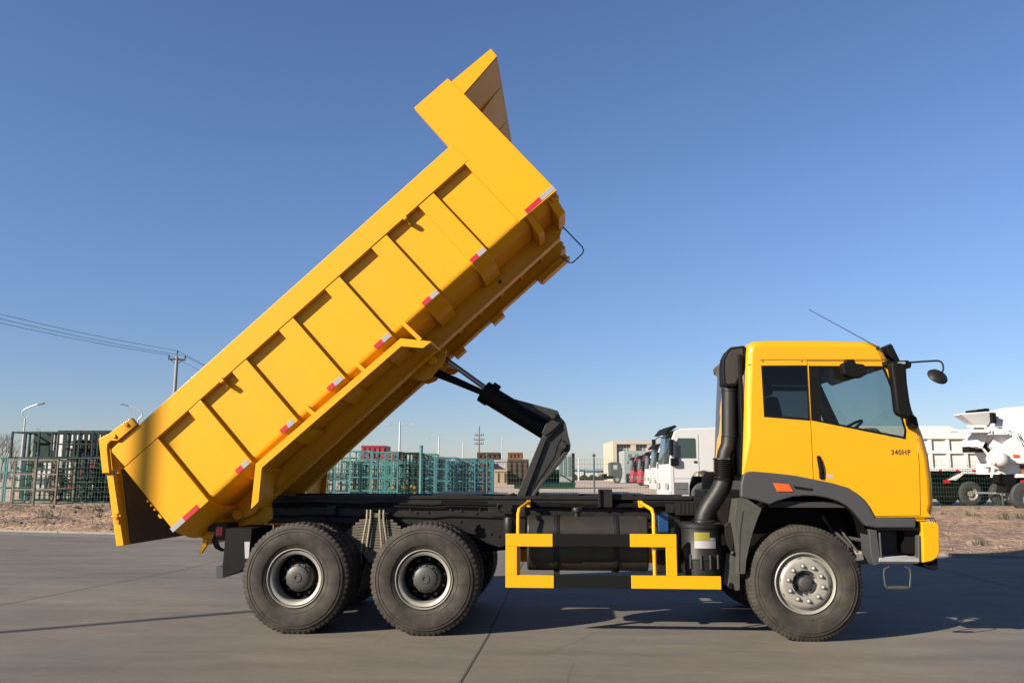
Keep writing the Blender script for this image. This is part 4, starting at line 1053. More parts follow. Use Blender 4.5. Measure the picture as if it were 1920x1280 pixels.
# ---- stacked steel cages
TEAL = mat('teal_paint', (.05, .20, .195), .5, var=.35, vscale=3)
TEAL2 = mat('teal_blue_paint', (.03, .15, .19), .5, var=.35, vscale=3)
DGRN = mat('dark_green_paint', (.008, .036, .027), .6, spec=.2, var=.4, vscale=3)
GSTL = mat('grey_steel', (.011, .026, .024), .6, spec=.2, var=.3)
TAN = mat('rusty_beige_steel', (.19, .15, .105), .7, col2=(.12, .08, .055), vscale=3)
def cage(w, d, h, nx, nz, m_, label, group, px, dist, z=YG, rz=0, panel=None, diag=False, infill=0):
    t = bgthing('steel_cage', px, dist, label, 'steel cage', group, rz, z)
    r = .038 if m_ in (DGRN, GSTL) else .03
    mb = MB()
    for y in (0, d):
        for i in range(nx+1): x = w*i/nx; mb.box(x-r, x+r, y-r, y+r, 0, h)
    lput('upright', mb, m_, t, smooth=0)
    mb = MB()
    for y in (0, d):
        for i in range(nz+1): z_ = max(r, min(h-r, h*i/nz)); mb.box(-r, w+r, y-r*.7, y+r*.7, z_-r, z_+r)
    for i in range(nz+1):
        z_ = max(r, min(h-r, h*i/nz))
        for j in range(nx+1): x = w*j/nx; mb.box(x-r*.6, x+r*.6, 0, d, z_-r*.7, z_+r*.7)
    lput('rail', mb, m_, t, smooth=0)
    if infill:
        mb = MB(); n = int(w/infill)
        for i in range(1, n): x = w*i/n; mb.box(x-.017, x+.017, d*.5-.012, d*.5+.012, .05, h-.05)
        for i in range(1, 7): mb.box(0, w, d*.5-.012, d*.5+.012, h*i/7-.012, h*i/7+.012)
        lput('grille', mb, m_, t, smooth=0)
    if diag:
        mb = MB(); mb.tube([(0, d, 0), (w, d, h)], .025, 5); lput('brace', mb, m_, t)
    if panel:
        mb = MB(); mb.box(w*panel[0], w*panel[1], d*.4, d*.4+.02, .1, h-.02); lput('sheet_panel', mb, DGRN, t, smooth=0)
    return t
GL = 'steel cages stacked at the left behind the fence'
GM = 'teal steel cages standing behind the chassis'
S_ = lambda d: d/FPX      # metres per photo pixel at a distance
D = 37.5
cage(38*S_(D), 1.5, 1.98, 1, 3, TAN, 'beige rusty cage, the left of two pale ones in the bottom row', GL, 27, D)
cage(40*S_(D), 1.5, 1.98, 1, 3, TAN, 'beige rusty cage, the right of two pale ones in the bottom row', GL, 67, D)
cage(44*S_(D), 1.6, 2.1, 2, 3, TEAL, 'teal cage at the far left end of the bottom row', GL, -32, D+.4)
cage(175*S_(D+1), 1.4, 1.22, 7, 1, GSTL, 'long grey cage with a dark green sheet, laid on the pale cages', GL, 17, D+1, z=YG+2.02, panel=(.155, .34))
D2 = 40
for i, (px, w_, z_, h_, nx, m_, lb, pn) in enumerate((
    (108, 52, 0, 2.1, 3, DGRN, 'dark green cage right of the pale cages, on the ground', None),
    (160, 60, 0, 2.1, 3, DGRN, 'dark green cage on the ground nearest the raised tailgate', (.15, .45)),
    (104, 100, 2.1, 1.35, 9, GSTL, 'tall grey cage with many bars on top of the dark green ones', None),
    (26, 84, 0, 2.05, 4, DGRN, 'dark green cage standing behind the two pale ones', (.0, .22)),
    (118, 40, 2.1, .85, 2, DGRN, 'small dark green cage with a sheet inside the upper tier', (.1, .6)),
    (160, 40, 2.1, .8, 2, DGRN, 'small dark green cage inside the upper tier beside the tailgate', (.2, .7)))):
    cage(w_*S_(D2), 1.5, h_, nx, 4 if z_ == 0 else 2, m_, lb, GL, px, D2+i*.25+(1.2 if i > 1 else 0), z=YG+z_, panel=pn, diag=i % 2 == 0, infill=.22 if z_ == 0 else 0)
cage(70*S_(43), 1.5, 2.0, 4, 5, DGRN, 'dark green barred cage at the back of the left stack behind the dark ones', GL, 120, 44.2, infill=.16)
# middle group, seen between the raised body and the hoist
mid = [(540, 60, 2.10, 3, TEAL, 'teal cage leftmost under the raised body'), (600, 56, 2.12, 2, TEAL, 'teal cage just right of the hanging mudguard leg'), (655, 40, 2.42, 2, TEAL, 'tallest pale teal cage beside the hanging mudguard'),
       (697, 48, 2.36, 4, TEAL, 'teal cage with four bays right of the tallest pale one'), (746, 42, 2.34, 3, DGRN, 'dark green cage between teal ones, left of the thick post'),
       (791, 24, 2.30, 1, TEAL, 'narrow teal cage right beside the thick post'), (818, 36, 2.12, 2, TEAL2, 'blue teal cage third from the right end of the row'), (856, 34, 2.08, 2, TEAL2, 'blue teal cage second from the right end of the row'), (892, 32, 2.02, 2, TEAL2, 'blue teal cage at the right end of the row')]
for i, (px, w_, h_, nx, m_, lb) in enumerate(mid):
    cage(w_*S_(38.5), 1.6, h_, nx, 4, m_, lb, GM, px, 38.5+.3*(i % 3), diag=i % 3 == 1, infill=.13)
back = [(560, 'row behind, under the raised body'), (640, 'row behind, seen through the tallest cage'), (705, 'row behind, seen through the four bay cage'), (760, 'row behind, left of the thick post'), (815, 'row behind, right of the thick post'), (868, 'row behind, near its right end')]
for i, (px, lb) in enumerate(back):
    cage(52*S_(43), 1.5, 2.0, 4, 5, (TEAL2, DGRN, TEAL)[i % 3], 'barred cage in the '+lb, GM, px, 42.5+.4*(i % 2), infill=.10, panel=((.1, .3), (.55, .8), None)[i % 3])
# thick post, yellow beam and odds among the cages
t = bgthing('tall_post', 789, 37.6, 'thick green post rising among the teal cages', 'post')
mb = MB(); mb.tube([(0, 0, 0), (0, 0, 2.55)], .075, 10); mb.lathe([(.09, 2.55), (.09, 2.6), (0, 2.62)], (0, 0, 0), 10, axis='z'); lput('post_body', mb, TEAL, t)
for px, w_, z0, h_, lb in ((728, 56, .62, .20, 'yellow steel beam lying among the teal cages'),):
    t = bgthing('steel_beam', px, 41.6, lb, 'beam'); mb = MB(); mb.box(0, w_*S_(41.6), 0, .3, z0, z0+h_); mb.box(.1, .2, .05, .25, 0, z0); mb.box(w_*S_(41.6)-.2, w_*S_(41.6)-.1, .05, .25, 0, z0); lput('beam', mb, mat('beam_yellow', (.5, .22, .01), .5, var=.3), t, bevel=.01)
# ---- dump beds and crates behind the cages
REDP = mat('red_paint', (.26, .02, .03), .5, var=.25, vscale=1)
RUST = mat('rust', (.20, .08, .035), .85, col2=(.10, .045, .025), vscale=2)
BRWN = mat('brown_steel', (.07, .035, .022), .8, col2=(.04, .025, .018), vscale=2)
BEIG = mat('pale_crate', (.36, .27, .17), .8, var=.3, vscale=3)
def bin_(name, px, w_px, y0, y1, dist, m_, label, cat, group=None, ribs=5, d=2.4):
    zt = far(px, y0, dist).z; zb = max(YG, far(px, y1, dist).z)
    t = bgthing(name, px, dist, label, cat, group, z=zb); w_ = w_px*S_(dist); h = zt-zb
    mb = MB(); mb.box(0, w_, 0, .08, 0, h); mb.box(0, w_, d-.08, d, 0, h); mb.box(0, .08, .08, d-.08, 0, h); mb.box(w_-.08, w_, .08, d-.08, 0, h); mb.box(.08, w_-.08, .08, d-.08, .1, .16)
    lput('bin_wall', mb, m_, t, bevel=.02)
    mb = MB(); mb.box(.0, w_, -.05, .0, h-.12, h+.01); mb.box(.0, w_, -.05, 0, 0, .12); lput('rim_rail', mb, m_, t, bevel=.01)
    for i in range(ribs): x = (i+.5)*w_/ribs; mb = MB(); mb.box(x-.06, x+.06, -.07, -.001, .12, h-.16); lput('rib', mb, m_, t, bevel=.01)
    return t
GR = 'scrap steel bins and crates heaped behind the cages'
bin_('red_dump_bed', 676, 46, 835, 862, 62, REDP, 'red dump bed, the taller and left of the two above the cages', 'dump bed', 'red dump beds')
bin_('red_dump_bed', 723, 28, 846, 864, 60, REDP, 'lower red dump bed at the right of the taller one', 'dump bed', 'red dump beds', 3)
bin_('steel_bin', 772, 32, 851, 930, 58, BRWN, 'dark brown bin left of the rusty orange one', 'bin', GR, 4)
bin_('steel_bin', 804, 28, 856, 930, 57, BRWN, 'lower brown bin touching the dark brown one', 'bin', GR, 4)
bin_('steel_bin', 858, 58, 861, 930, 52, RUST, 'rusty orange ribbed bin behind the blue teal cages', 'bin', GR, 8)
bin_('steel_bin', 894, 44, 848, 861, 54, BRWN, 'brown bin lying on top of the rusty heap, left one', 'bin', GR, 5)
bin_('steel_bin', 952, 28, 848, 861, 54, RUST, 'rusty bin on top of the heap beside the lift arm', 'bin', GR, 4)
bin_('steel_bin', 920, 38, 862, 880, 53, WHTB, 'pale grey crate in the middle of the heap', 'crate', GR, 2)
bin_('steel_bin', 926, 24, 880, 908, 51, BEIG, 'beige crate on the ground right of the cages', 'crate', GR, 2)
bin_('steel_bin', 951, 40, 861, 908, 52, BRWN, 'dark brown container right of the beige crate', 'bin', GR, 4)
bin_('steel_bin', 992, 56, 880, 906, 56, DGRN, 'dark green bin on the ground behind the lift arm', 'bin', GR, 5)
# ---- parked trucks
GLB = mat('truck_glass', (.03, .05, .05), .08, coat=.5)
TYB = mat('far_tyre', (.03, .03, .03), .8)
BSK = mat('skirt_grey', (.09, .093, .09), .6)
def cab_truck(px, dist, label, paint, long=7.6):
    """cab-over truck facing left; x = 0 at the nose"""
    t = bgthing('parked_truck', px, dist, label, 'truck', 'trucks parked in the yard')
    W = 2.45
    out = [(.05, .45), (0, .62), (-.02, 1.15), (.01, 1.72), (.14, 2.72), (.24, 3.0), (.45, 3.10), (2.20, 3.14), (2.28, 3.06), (2.30, 1.0), (1.90, 1.0), (1.82, 1.25), (1.62, 1.44), (1.30, 1.50), (1.02, 1.44), (.86, 1.25), (.77, .95), (.75, .45)]
    mb = MB(); mb.prism(out, 0, W); c = lput('cab', mb, paint, t, bevel=.05, segs=3, smooth=45)
    mb = MB(); mb.prism([(.24, 1.98), (1.02, 1.98), (1.02, 2.68), (.98, 2.73), (.36, 2.73), (.28, 2.55)], -.012, .0); mb.prism([(.24, 1.98), (1.02, 1.98), (1.02, 2.66), (.36, 2.72)], W, W+.012); lput('side_window', mb, GLB, c)
    mb = MB(); mb.add([(-.01, .12, 1.78), (-.01, W-.12, 1.78), (.13, W-.14, 2.82), (.13, .14, 2.82)], [(0, 1, 2, 3)]); lput('windscreen', mb, GLB, c, solid=.02)
    mb = MB(); mb.tube([(.16, -.004, 1.75), (.16, -.004, .62)], .008, 4); mb.tube([(1.12, -.004, 2.85), (1.12, -.004, 1.48)], .008, 4); mb.tube([(.16, -.004, 1.22), (.86, -.004, 1.22)], .007, 4); lput('door_seam', mb, BSK, c)
    mb = MB(); mb.box(.93, 1.05, -.03, 0, 1.80, 1.88); lput('handle', mb, INK, c, bevel=.01)
    mb = MB(); mb.box(.0, .14, -.22, -.03, 2.08, 2.62); mb.box(.05, .19, -.14, -.0, 2.62, 2.68); mb.box(.04, .34, -.16, -.012, 1.70, 1.98); lput('mirror', mb, BLKF, c, bevel=.03)
    mb = MB(); mb.tube([(.25, .1, 2.95), (-.1, .1, 2.72), (-.35, .1, 2.78), (-.55, .1, 2.62)], .02, 6); mb.box(-.6, -.48, .02, .2, 2.50, 2.68); lput('front_mirror', mb, BLKF, c)
    mb = MB(); mb.prism([(-.14, 2.90), (-.04, 2.88), (.34, 3.17), (.28, 3.23), (.06, 3.14)], .05, W-.05); lput('sun_visor', mb, BLKF, c, bevel=.01)
    mb = MB(); mb.box(-.08, .10, .0, W, .42, .78); mb.box(.10, .72, .0, .5, .42, .60); lput('bumper', mb, paint, t, bevel=.04)
    mb = MB(); mb.box(.16, .70, -.012, .02, .62, 1.08); mb.box(.22, .64, -.03, .0, .82, .86); lput('step_panel', mb, BSK, t, bevel=.02)
    mb = MB(); mb.box(-.095, -.04, .1, .5, .82, 1.05); mb.box(-.095, -.04, W-.5, W-.1, .82, 1.05); lput('headlight', mb, ALU, t, bevel=.02)
    mb = MB(); mb.box(.8, long, .7, .8, .75, 1.0); mb.box(.8, long, W-.8, W-.7, .75, 1.0); mb.box(1.1, 2.1, .5, W-.5, .5, 1.3); lput('chassis', mb, BLKF, t)
    for x in (1.32, long-1.9, long-.55):
        for y, s_ in ((.17, -1), (W-.17, 1)):
            mb = MB(); mb.lathe([(.28, -.16), (.40, -.17), (.50, -.15), (.54, -.11), (.54, .11), (.50, .15), (.28, .16)], (x, y, .54), 36)
            wl = lput('wheel', mb, TYB, t, smooth=40)
            mb = MB(); mb.lathe([(.29, s_*.15), (.27, s_*.12), (.22, s_*.14), (.14, s_*.15), (.1, s_*.2), (0, s_*.2)], (x, y, .54), 24); lput('rim', mb, RIM, wl, smooth=40)
    return t
tr = cab_truck(1255, 32, 'white truck nearest the fence, its cab facing left beside the yellow cab', WHT)
REDC = mat('red_truck_paint', (.32, .01, .025), .35, coat=.2, var=.1)
DKT = mat('dark_truck_paint', (.06, .075, .07), .5, var=.2)
def loc_of(px, dist): p = far(px, 886, dist); return (p.x, p.y, YG)
dup(tr, loc_of(1231, 52), label='second white truck in the line, its front showing left of the nearest one')
dup(tr, loc_of(1217, 72), label='third white truck in the line, a sliver beside the red trucks')
dup(tr, loc_of(1202, 86), label='red truck next to the white ones, its window showing', swap={'white_paint': REDC})
dup(tr, loc_of(1187, 97), label='red truck at the far end of the line, next to the small dark truck', swap={'white_paint': REDC})
# small dark tractor facing right, further back
t = bgthing('parked_truck', 1136, 118, 'small dark grey green truck far back in the yard, left of the red one', 'truck', 'trucks parked in the yard')
mb = MB(); mb.prism([(.6, 1.0), (.55, 2.75), (.75, 2.92), (1.9, 2.92), (2.15, 2.6), (2.3, 1.9), (2.3, .9), (2.0, .6), (1.2, .9)], 0, 2.3); c = lput('cab', mb, DKT, t, bevel=.06)
mb = MB(); mb.box(1.05, 1.6, -.02, 0, 1.9, 2.5); lput('side_window', mb, WHTB, c)
mb = MB(); mb.box(.1, 2.2, .4, 1.9, .6, 1.0); mb.box(-.3, .2, .2, 2.0, .5, 1.3); lput('chassis', mb, BLKF, t)
mb = MB(); mb.lathe([(.28, -.16), (.45, -.17), (.54, -.11), (.54, .11), (.28, .16)], (1.55, .17, .54), 24); wl = lput('wheel', mb, TYB, t); mb = MB(); mb.lathe([(.28, -.14), (0, -.12)], (1.55, .17, .54), 20); lput('rim', mb, RIM, wl)
# trucks behind the left cages
dup(tr, loc_of(66, 52), label='white truck behind the upper grey cage at the left')
dup(tr, loc_of(132, 47), label='red truck showing through the bars beside the tailgate', swap={'white_paint': REDC})
t = bgthing('box_trailer', 72, 56, 'long white box trailer seen in strips through the left cages', 'trailer')
mb = MB(); mb.box(0, 6.6, 0, 2.4, .95, 3.95); c = lput('box_body', mb, WHT, t, bevel=.04)
mb = MB(); [mb.box(x, x+.05, -.03, 0, 1.0, 3.9) for x in (.9, 1.9, 2.9, 3.9, 4.9, 5.9)]; lput('side_rib', mb, WHTB, t)
for x in (.9, 2.1, 5.6):
    mb = MB(); mb.lathe([(0, -.16), (.45, -.17), (.54, -.11), (.54, .11), (0, .16)], (x, .17, .54), 24); lput('wheel', mb, TYB, t)
mb = MB(); mb.box(.1, 6.5, .5, .7, .7, .95); mb.box(.1, 6.5, 1.7, 1.9, .7, .95); lput('chassis', mb, BLKF, t)
# ---- white dump truck at the right
D = 37.6
sc1 = S_(D)
t = bgthing('parked_dump_truck', 1900, D, 'white dump truck at the right with panelled body and red marker lamps', 'truck', 'trucks parked in the yard')
def LX(px): return (px-1900)*sc1
def LZ(py): return CZ+(888.5-py)*sc1-YG
WL = mat('white_truck_paint', (.66, .65, .63), .45, var=.08, vscale=1.5)
mb = MB(); x0, x1 = LX(1560), LX(1885)
mb.box(x0, x1, .05, 2.35, LZ(881), LZ(812)); mb.box(x0, LX(1792), .05, 2.35, LZ(812), LZ(801)); mb.prism([(LX(1792), LZ(802)), (LX(1815), LZ(811)), (LX(1792), LZ(811))], .05, 2.35)
dbd = lput('dump_bed', mb, WL, t, bevel=.02)
mb = MB()
for px in (1716, 1749, 1782, 1815, 1848, 1881): mb.box(LX(px)-.08, LX(px)+.08, -.03, .048, LZ(881), LZ(815))
lput('rib', mb, WL, dbd, bevel=.01)
mb = MB(); mb.box(x0, x1, -.06, .047, LZ(825), LZ(814)); mb.box(x0, x1, -.04, .046, LZ(852), LZ(847)); mb.box(x0, x1, -.05, .047, LZ(884), LZ(878)); lput('bed_rail', mb, WL, dbd, bevel=.01)
for px in (1735, 1763, 1795, 1825, 1855): mb = MB(); mb.box(LX(px)-.06, LX(px)+.06, -.08, -.05, LZ(884.5), LZ(881.5)); lput('marker_lamp', mb, REDL, dbd)
mb = MB(); mb.box(LX(1600), LX(1895), .7, 1.7, LZ(905), LZ(884)); mb.box(LX(1700), LX(1800), .1, .6, LZ(935), LZ(905)); mb.box(LX(1700), LX(1895), .9, 1.5, LZ(930), LZ(905)); lput('chassis', mb, BLKF, t)
mb = MB(); mb.prism([(LX(1784), LZ(900)), (LX(1806), LZ(885)), (LX(1880), LZ(885)), (LX(1880), LZ(889)), (LX(1808), LZ(889)), (LX(1792), LZ(901))], -.05, .6); lput('mudguard', mb, WL, t, bevel=.01)
for px in (1600, 1820, 1880):
    for y, s_ in ((.2, -1), (2.2, 1)):
        mb = MB(); mb.lathe([(.28, -.16), (.40, -.17), (.50, -.15), (.54, -.11), (.54, .11), (.50, .15), (.28, .16)], (LX(px), y, .54), 36); wl = lput('wheel', mb, TYB, t, smooth=40)
        mb = MB(); mb.lathe([(.30, s_*.15), (.27, s_*.12), (.24, s_*.02), (.12, s_*.0), (.12, s_*.12), (0, s_*.12)], (LX(px), y, .54), 24); lput('rim', mb, RIM, wl, smooth=40)
mb = MB(); mb.box(LX(1826), LX(1875), -.12, -.09, LZ(925), LZ(922)); lput('striped_bar', mb, TWHT, t)
mb = MB(); mb.box(LX(1730), LX(1745), -.02, .05, LZ(925), LZ(920)); mb.box(LX(1770), LX(1781), -.02, .05, LZ(906), LZ(900)); lput('side_lamp', mb, REDL, t)
# ---- concrete mixer at the right edge
D = 33.5; sc2 = S_(D)
t = bgthing('mixer_truck', 1900, D, 'white concrete mixer truck at the right edge with its chute pointing left', 'truck', 'trucks parked in the yard')
def LX(px): return ((px-960)*(D+.55)-(1900-960)*D)/FPX
def LZ(py): return CZ+(888.5-py)*sc2-YG
WM = mat('mixer_white', (.64, .635, .62), .4, var=.06, vscale=2)
mb = MB(); a = Vector((LX(1868), 1.2, LZ(800))); b = Vector((LX(2120), 1.2, LZ(850))); ax = (b-a).normalized()
disc(mb, a, ax, [(.42, -.15), (.62, 0), (.95, .7), (1.25, 1.7), (1.33, 2.6), (1.25, 3.6), (.9, 4.6), (.3, 5.0)], 40)
lput('drum', mb, WM, t, smooth=40)
mb = MB(); mb.add([(LX(1808), .4, LZ(777)), (LX(1868), .4, LZ(772)), (LX(1868), 1.3, LZ(772)), (LX(1816), 1.3, LZ(777)), (LX(1838), .6, LZ(798)), (LX(1862), .6, LZ(796)), (LX(1862), 1.1, LZ(796)), (LX(1842), 1.1, LZ(798))], [(0,1,5,4),(1,2,6,5),(2,3,7,6),(3,0,4,7)])
lput('hopper', mb, WM, t, solid=.05, smooth=0)
mb = MB(); mb.box(LX(1834), LX(1860), .5, 1.1, LZ(773), LZ(769)); mb.prism([(LX(1848), LZ(769)), (LX(1864), LZ(772)), (LX(1864), LZ(766)), (LX(1856), LZ(766))], .5, 1.1); mb.box(LX(1861), LX(1868), .2, .4, LZ(795), LZ(775)); lput('hopper_rim', mb, BLKF, t)
mb = MB(); mb.box(LX(1820), LX(1856), .3, 1.2, LZ(812), LZ(806)); mb.box(LX(1818), LX(1852), .3, .4, LZ(803), LZ(798)); mb.box(LX(1822), LX(1825), .3, .38, LZ(806), LZ(803)); mb.box(LX(1848), LX(1851), .3, .38, LZ(806), LZ(803)); lput('platform', mb, WM, t)
mb = MB(); mb.prism([(LX(1850), LZ(806)), (LX(1838), LZ(838)), (LX(1850), LZ(842)), (LX(1866), LZ(812))], .7, 1.7); mb.prism([(LX(1872), LZ(815)), (LX(1866), LZ(838)), (LX(1874), LZ(846)), (LX(1888), LZ(842)), (LX(1880), LZ(815))], .6, 1.0); lput('discharge_guide', mb, WM, t, bevel=.02)
mb = MB(); mb.box(LX(1834), LX(1868), 1.1, 1.6, LZ(848), LZ(837)); mb.prism([(LX(1862), LZ(830)), (LX(1890), LZ(842)), (LX(1885), LZ(848)), (LX(1865), LZ(845))], 1.0, 1.6); lput('drive_housing', mb, BLKF, t, bevel=.02)
mb = MB(); mb.tube([(LX(1852), .25, LZ(853)), (LX(1876), .15, LZ(869))], .27, 20, r1=.30, caps=False); lput('chute', mb, WM, t, solid=.03)
mb = MB(); mb.prism([(LX(1833), LZ(842)), (LX(1836), LZ(842)), (LX(1855), LZ(868)), (LX(1852), LZ(872))], .0, .1); mb.prism([(LX(1850), LZ(876)), (LX(1870), LZ(882)), (LX(1890), LZ(860)), (LX(1882), LZ(855))], .3, .9); mb.prism([(LX(1848), LZ(872)), (LX(1852), LZ(880)), (LX(1846), LZ(896)), (LX(1844), LZ(895))], .0, .08); lput('chute_arm', mb, WM, t, bevel=.01)
mb = MB()
for q in ((1893, 815, 1925, 868), (1898, 813, 1932, 868)): mb.tube([(LX(q[0]), .1, LZ(q[1])), (LX(q[2]), .0, LZ(q[3]))], .025, 6)
for k in range(6): mb.tube([(LX(1893+32*k/6), .1, LZ(815+53*k/6)), (LX(1898+34*k/6), .1, LZ(813+55*k/6))], .015, 5)
for q in ((1876, 799, 1895, 808), (1895, 808, 1905, 835), (1910, 770, 1908, 815), (1908, 815, 1925, 835)): mb.tube([(LX(q[0]), .0, LZ(q[1])), (LX(q[2]), .0, LZ(q[3]))], .018, 6)
mb.tube([(LX(1856), .15, LZ(815)), (LX(1856), .15, LZ(802)), (LX(1884), .15, LZ(802)), (LX(1884), .15, LZ(814))], .018, 6); mb.box(LX(1854), LX(1890), .2, 1.0, LZ(816), LZ(814))
lput('ladder', mb, WM, t)
mb = MB(); mb.box(LX(1868), LX(1960), .4, 2.0, LZ(890), LZ(870)); mb.prism([(LX(1888), LZ(830)), (LX(1940), LZ(842)), (LX(1940), LZ(870)), (LX(1880), LZ(870)), (LX(1870), LZ(848))], .3, 2.1); mb.box(LX(1895), LX(1960), .1, .4, LZ(896), LZ(889)); lput('rear_frame', mb, WM, t, bevel=.02)
mb = MB(); mb.box(LX(1895), LX(1905), .26, .3, LZ(858), LZ(853)); mb.box(LX(1908), LX(1918), .26, .3, LZ(888), LZ(882)); lput('lamp', mb, ORG, t)
mb = MB(); mb.box(LX(1906), LX(1918), .25, .3, LZ(879), LZ(872)); mb.prism([(LX(1868), LZ(890)), (LX(1900), LZ(892)), (LX(1895), LZ(912)), (LX(1885), LZ(922)), (LX(1876), LZ(925)), (LX(1880), LZ(910)), (LX(1870), LZ(905))], .3, 1.0); mb.box(LX(1890), LX(2150), .8, 1.6, LZ(908), LZ(890)); lput('chassis', mb, BLKF, t)
mb = MB(); mb.box(LX(1904), LX(1918), .22, .3, LZ(905), LZ(899)); lput('tail_lamp', mb, REDL, t)
for px in (1908, 1972): 
    mb = MB(); mb.lathe([(.28, -.16), (.50, -.15), (.54, -.11), (.54, .11), (.28, .16)], (LX(px), .3, .54), 32); wl = lput('wheel', mb, TYB, t, smooth=40)
    mb = MB(); mb.lathe([(.30, -.15), (.27, -.12), (.24, -.02), (0, -.0)], (LX(px), .3, .54), 24); lput('rim', mb, RIM, wl)
# ---- buildings
CRM = mat('cream_render', (.40, .35, .27), .8, var=.08)
GBL = mat('grey_render', (.25, .27, .265), .8, var=.1)
WGL = mat('window_glass', (.10, .15, .15), .15)
D = 150; s3 = S_(D)
t = bgthing('office_building', 1150, D, 'cream two storey office building with big window bays behind the trucks', 'building')
def LX(px): return (px-1150)*s3
def LZ(py): return CZ+(888-py)*s3-YG
mb = MB(); W3 = LX(1345)
mb.box(0, W3, 1.0, 16, 0, LZ(829)); 
mb.box(0, W3, 0, 1.0, LZ(835), LZ(828.5)); mb.box(0, LX(1157), 0, 1.0, 0, LZ(835))
for px in (1183.5, 1214, 1245, 1276, 1307): mb.box(LX(px), LX(px)+.9, .1, 1.0, 0, LZ(835))
mb.box(LX(1157), W3, .5, 1.0, LZ(856), LZ(851))
lput('wall', mb, CRM, t, smooth=0)
for px in (1158, 1189, 1220, 1250, 1281):
    for (ya_, yb_) in ((836, 850), (857, 880)):
        mb = MB(); mb.box(LX(px), LX(px+24), .85, .99, LZ(yb_), LZ(ya_)); wd = lput('window', mb, WGL, t)
        mb = MB(); 
        for k in range(5): mb.box(LX(px+k*6)-.06, LX(px+k*6)+.06, .78, .85, LZ(yb_), LZ(ya_))
        mb.box(LX(px), LX(px+24), .78, .86, LZ((ya_+yb_)/2)-.06, LZ((ya_+yb_)/2)+.06); lput('frame', mb, WHT, wd)
t = bgthing('grey_outbuilding', 1171, 122, 'pale grey flat building with small windows in front of the cream one', 'building')
s3 = S_(122); mb = MB(); mb.box(0, 45*s3, 0, 6, 0, CZ+(888-847)*s3-YG); lput('wall', mb, GBL, t)
for k in range(3): mb = MB(); mb.box((7+k*13)*s3, (14+k*13)*s3, -.02, .01, CZ+(888-861)*s3-YG, CZ+(888-853)*s3-YG); lput('window', mb, WGL, t)
t = bgthing('site_hut', 1046, 78, 'pale green glazed hut with a dark corner post, right of the lift arm', 'building'); s3 = S_(78)
mb = MB(); mb.box(0, 26*s3, 0, 3, .6, CZ+(888-854)*s3-YG); c = lput('wall', mb, GBL, t); mb = MB(); mb.box(26*s3, 31*s3, -.3, .6, 0, CZ+(888-852)*s3-YG); lput('corner_post', mb, BLK, t)
for k in range(3): mb = MB(); mb.box((3+k*8)*s3, (8+k*8)*s3, -.03, .0, 1.1, 2.9); lput('window', mb, WGL, t)
mb = MB(); mb.box(-4, 31*s3, -.5, 2.5, 0, .6); mb.tube([(.2, -.5, 1.3), (1.6, -.6, .4)], .06, 6); lput('base', mb, DGRN, t)
# low horizon buildings
GH = 'low pale buildings along the horizon'
for i, (px, w_, y0, col) in enumerate(((1060, 34, 884, WHT), (1098, 26, 885.5, WHT), (1120, 22, 884.5, CRM), (960, 40, 884, GBL), (820, 60, 882, GBL), (20, 60, 880, GBL))):
    D = 260; s3 = S_(D); t = bgthing('warehouse', px, D, ('long white warehouse on the horizon, left of the fence post', 'white low warehouse right behind the fence post on the horizon', 'cream warehouse on the horizon beside the dark truck', 'grey warehouse on the horizon behind the lift arm', 'grey warehouse on the horizon behind the rusty bins', 'grey warehouse on the horizon at the far left')[i], 'building', GH, z=.16)
    h = CZ+(888-y0)*s3; mb = MB(); mb.box(0, w_*s3, 0, 14, 0, h); lput('wall', mb, col, t)
    mb = MB(); mb.prism([(-.5, h), (w_*s3+.5, h), (w_*s3+.5, h+.3), (-.5, h+.5)], -.5, 14.5); lput('roof', mb, mat('roof_blue%d' % i, (.16, .25, .36), .6), t)
# dark hedge at the end of the yard
HED = mat('hedge', (.04, .048, .02), .9, var=.4, vscale=2)
mb = MB()
h0 = far(1040, 886, 165); h1 = far(1150, 886, 165)
for k in range(9000):
    u = random.random(); p = h0.lerp(h1, u)+HF*random.uniform(0, 4); z = YG+random.random()**.8*(.85+.25*math.sin(u*40))
    s_ = random.uniform(.05, .16); a = random.uniform(0, 6.28); v = Vector((math.cos(a), math.sin(a), random.uniform(-.5, .5)))*s_; q = Vector((random.uniform(-1, 1), random.uniform(-1, 1), random.uniform(-1, 1)))*s_
    c = Vector((p.x, p.y, z)); mb.add([tuple(c-v), tuple(c+v), tuple(c+q)], [(0, 1, 2)])
tag(put('hedge', mb, HED, smooth=0), 'low dark green hedge at the far end of the yard', 'hedge', kind='stuff')
# ---- lamps, poles, wires
GALV = mat('galvanised', (.38, .40, .42), .45, metal=.3)
CPOL = mat('pole_concrete', (.26, .26, .235), .8, var=.1)
def street_lamp(px, py, dist, side, label, base_px=None):
    zt = far(px, py, dist).z-YG; b = base_px or px
    t = bgthing('street_lamp', b, dist, label, 'street lamp', 'street lamps')
    ex = (px-b)*S_(dist)
    mb = MB(); mb.tube([(0, 0, 0), (0, 0, zt-.7)], .10, 10, r1=.06); lput('pole', mb, GALV, t)
    mb = MB(); mb.tube([(0, 0, zt-.75), (-side*.28, 0, zt-.45), (-side*.3, 0, zt-.15), (-side*.05, 0, zt+.1), (side*.5, 0, zt+.32), (side*.95, 0, zt+.48)], .045, 8); mb.tube([(0, 0, zt-.75), (side*.3, 0, zt-.5), (side*.35, 0, zt+.2)], .02, 6); lput('arm', mb, GALV, t)
    mb = MB(); mb.prism([(side*.9, zt+.46), (side*1.5, zt+.62), (side*1.52, zt+.52), (side*.95, zt+.38)], -.12, .12); lput('lamp_head', mb, BSK, t, bevel=.02)
    return t
street_lamp(38, 768, 71, 1, 'single arm street lamp leaning right at the far left')
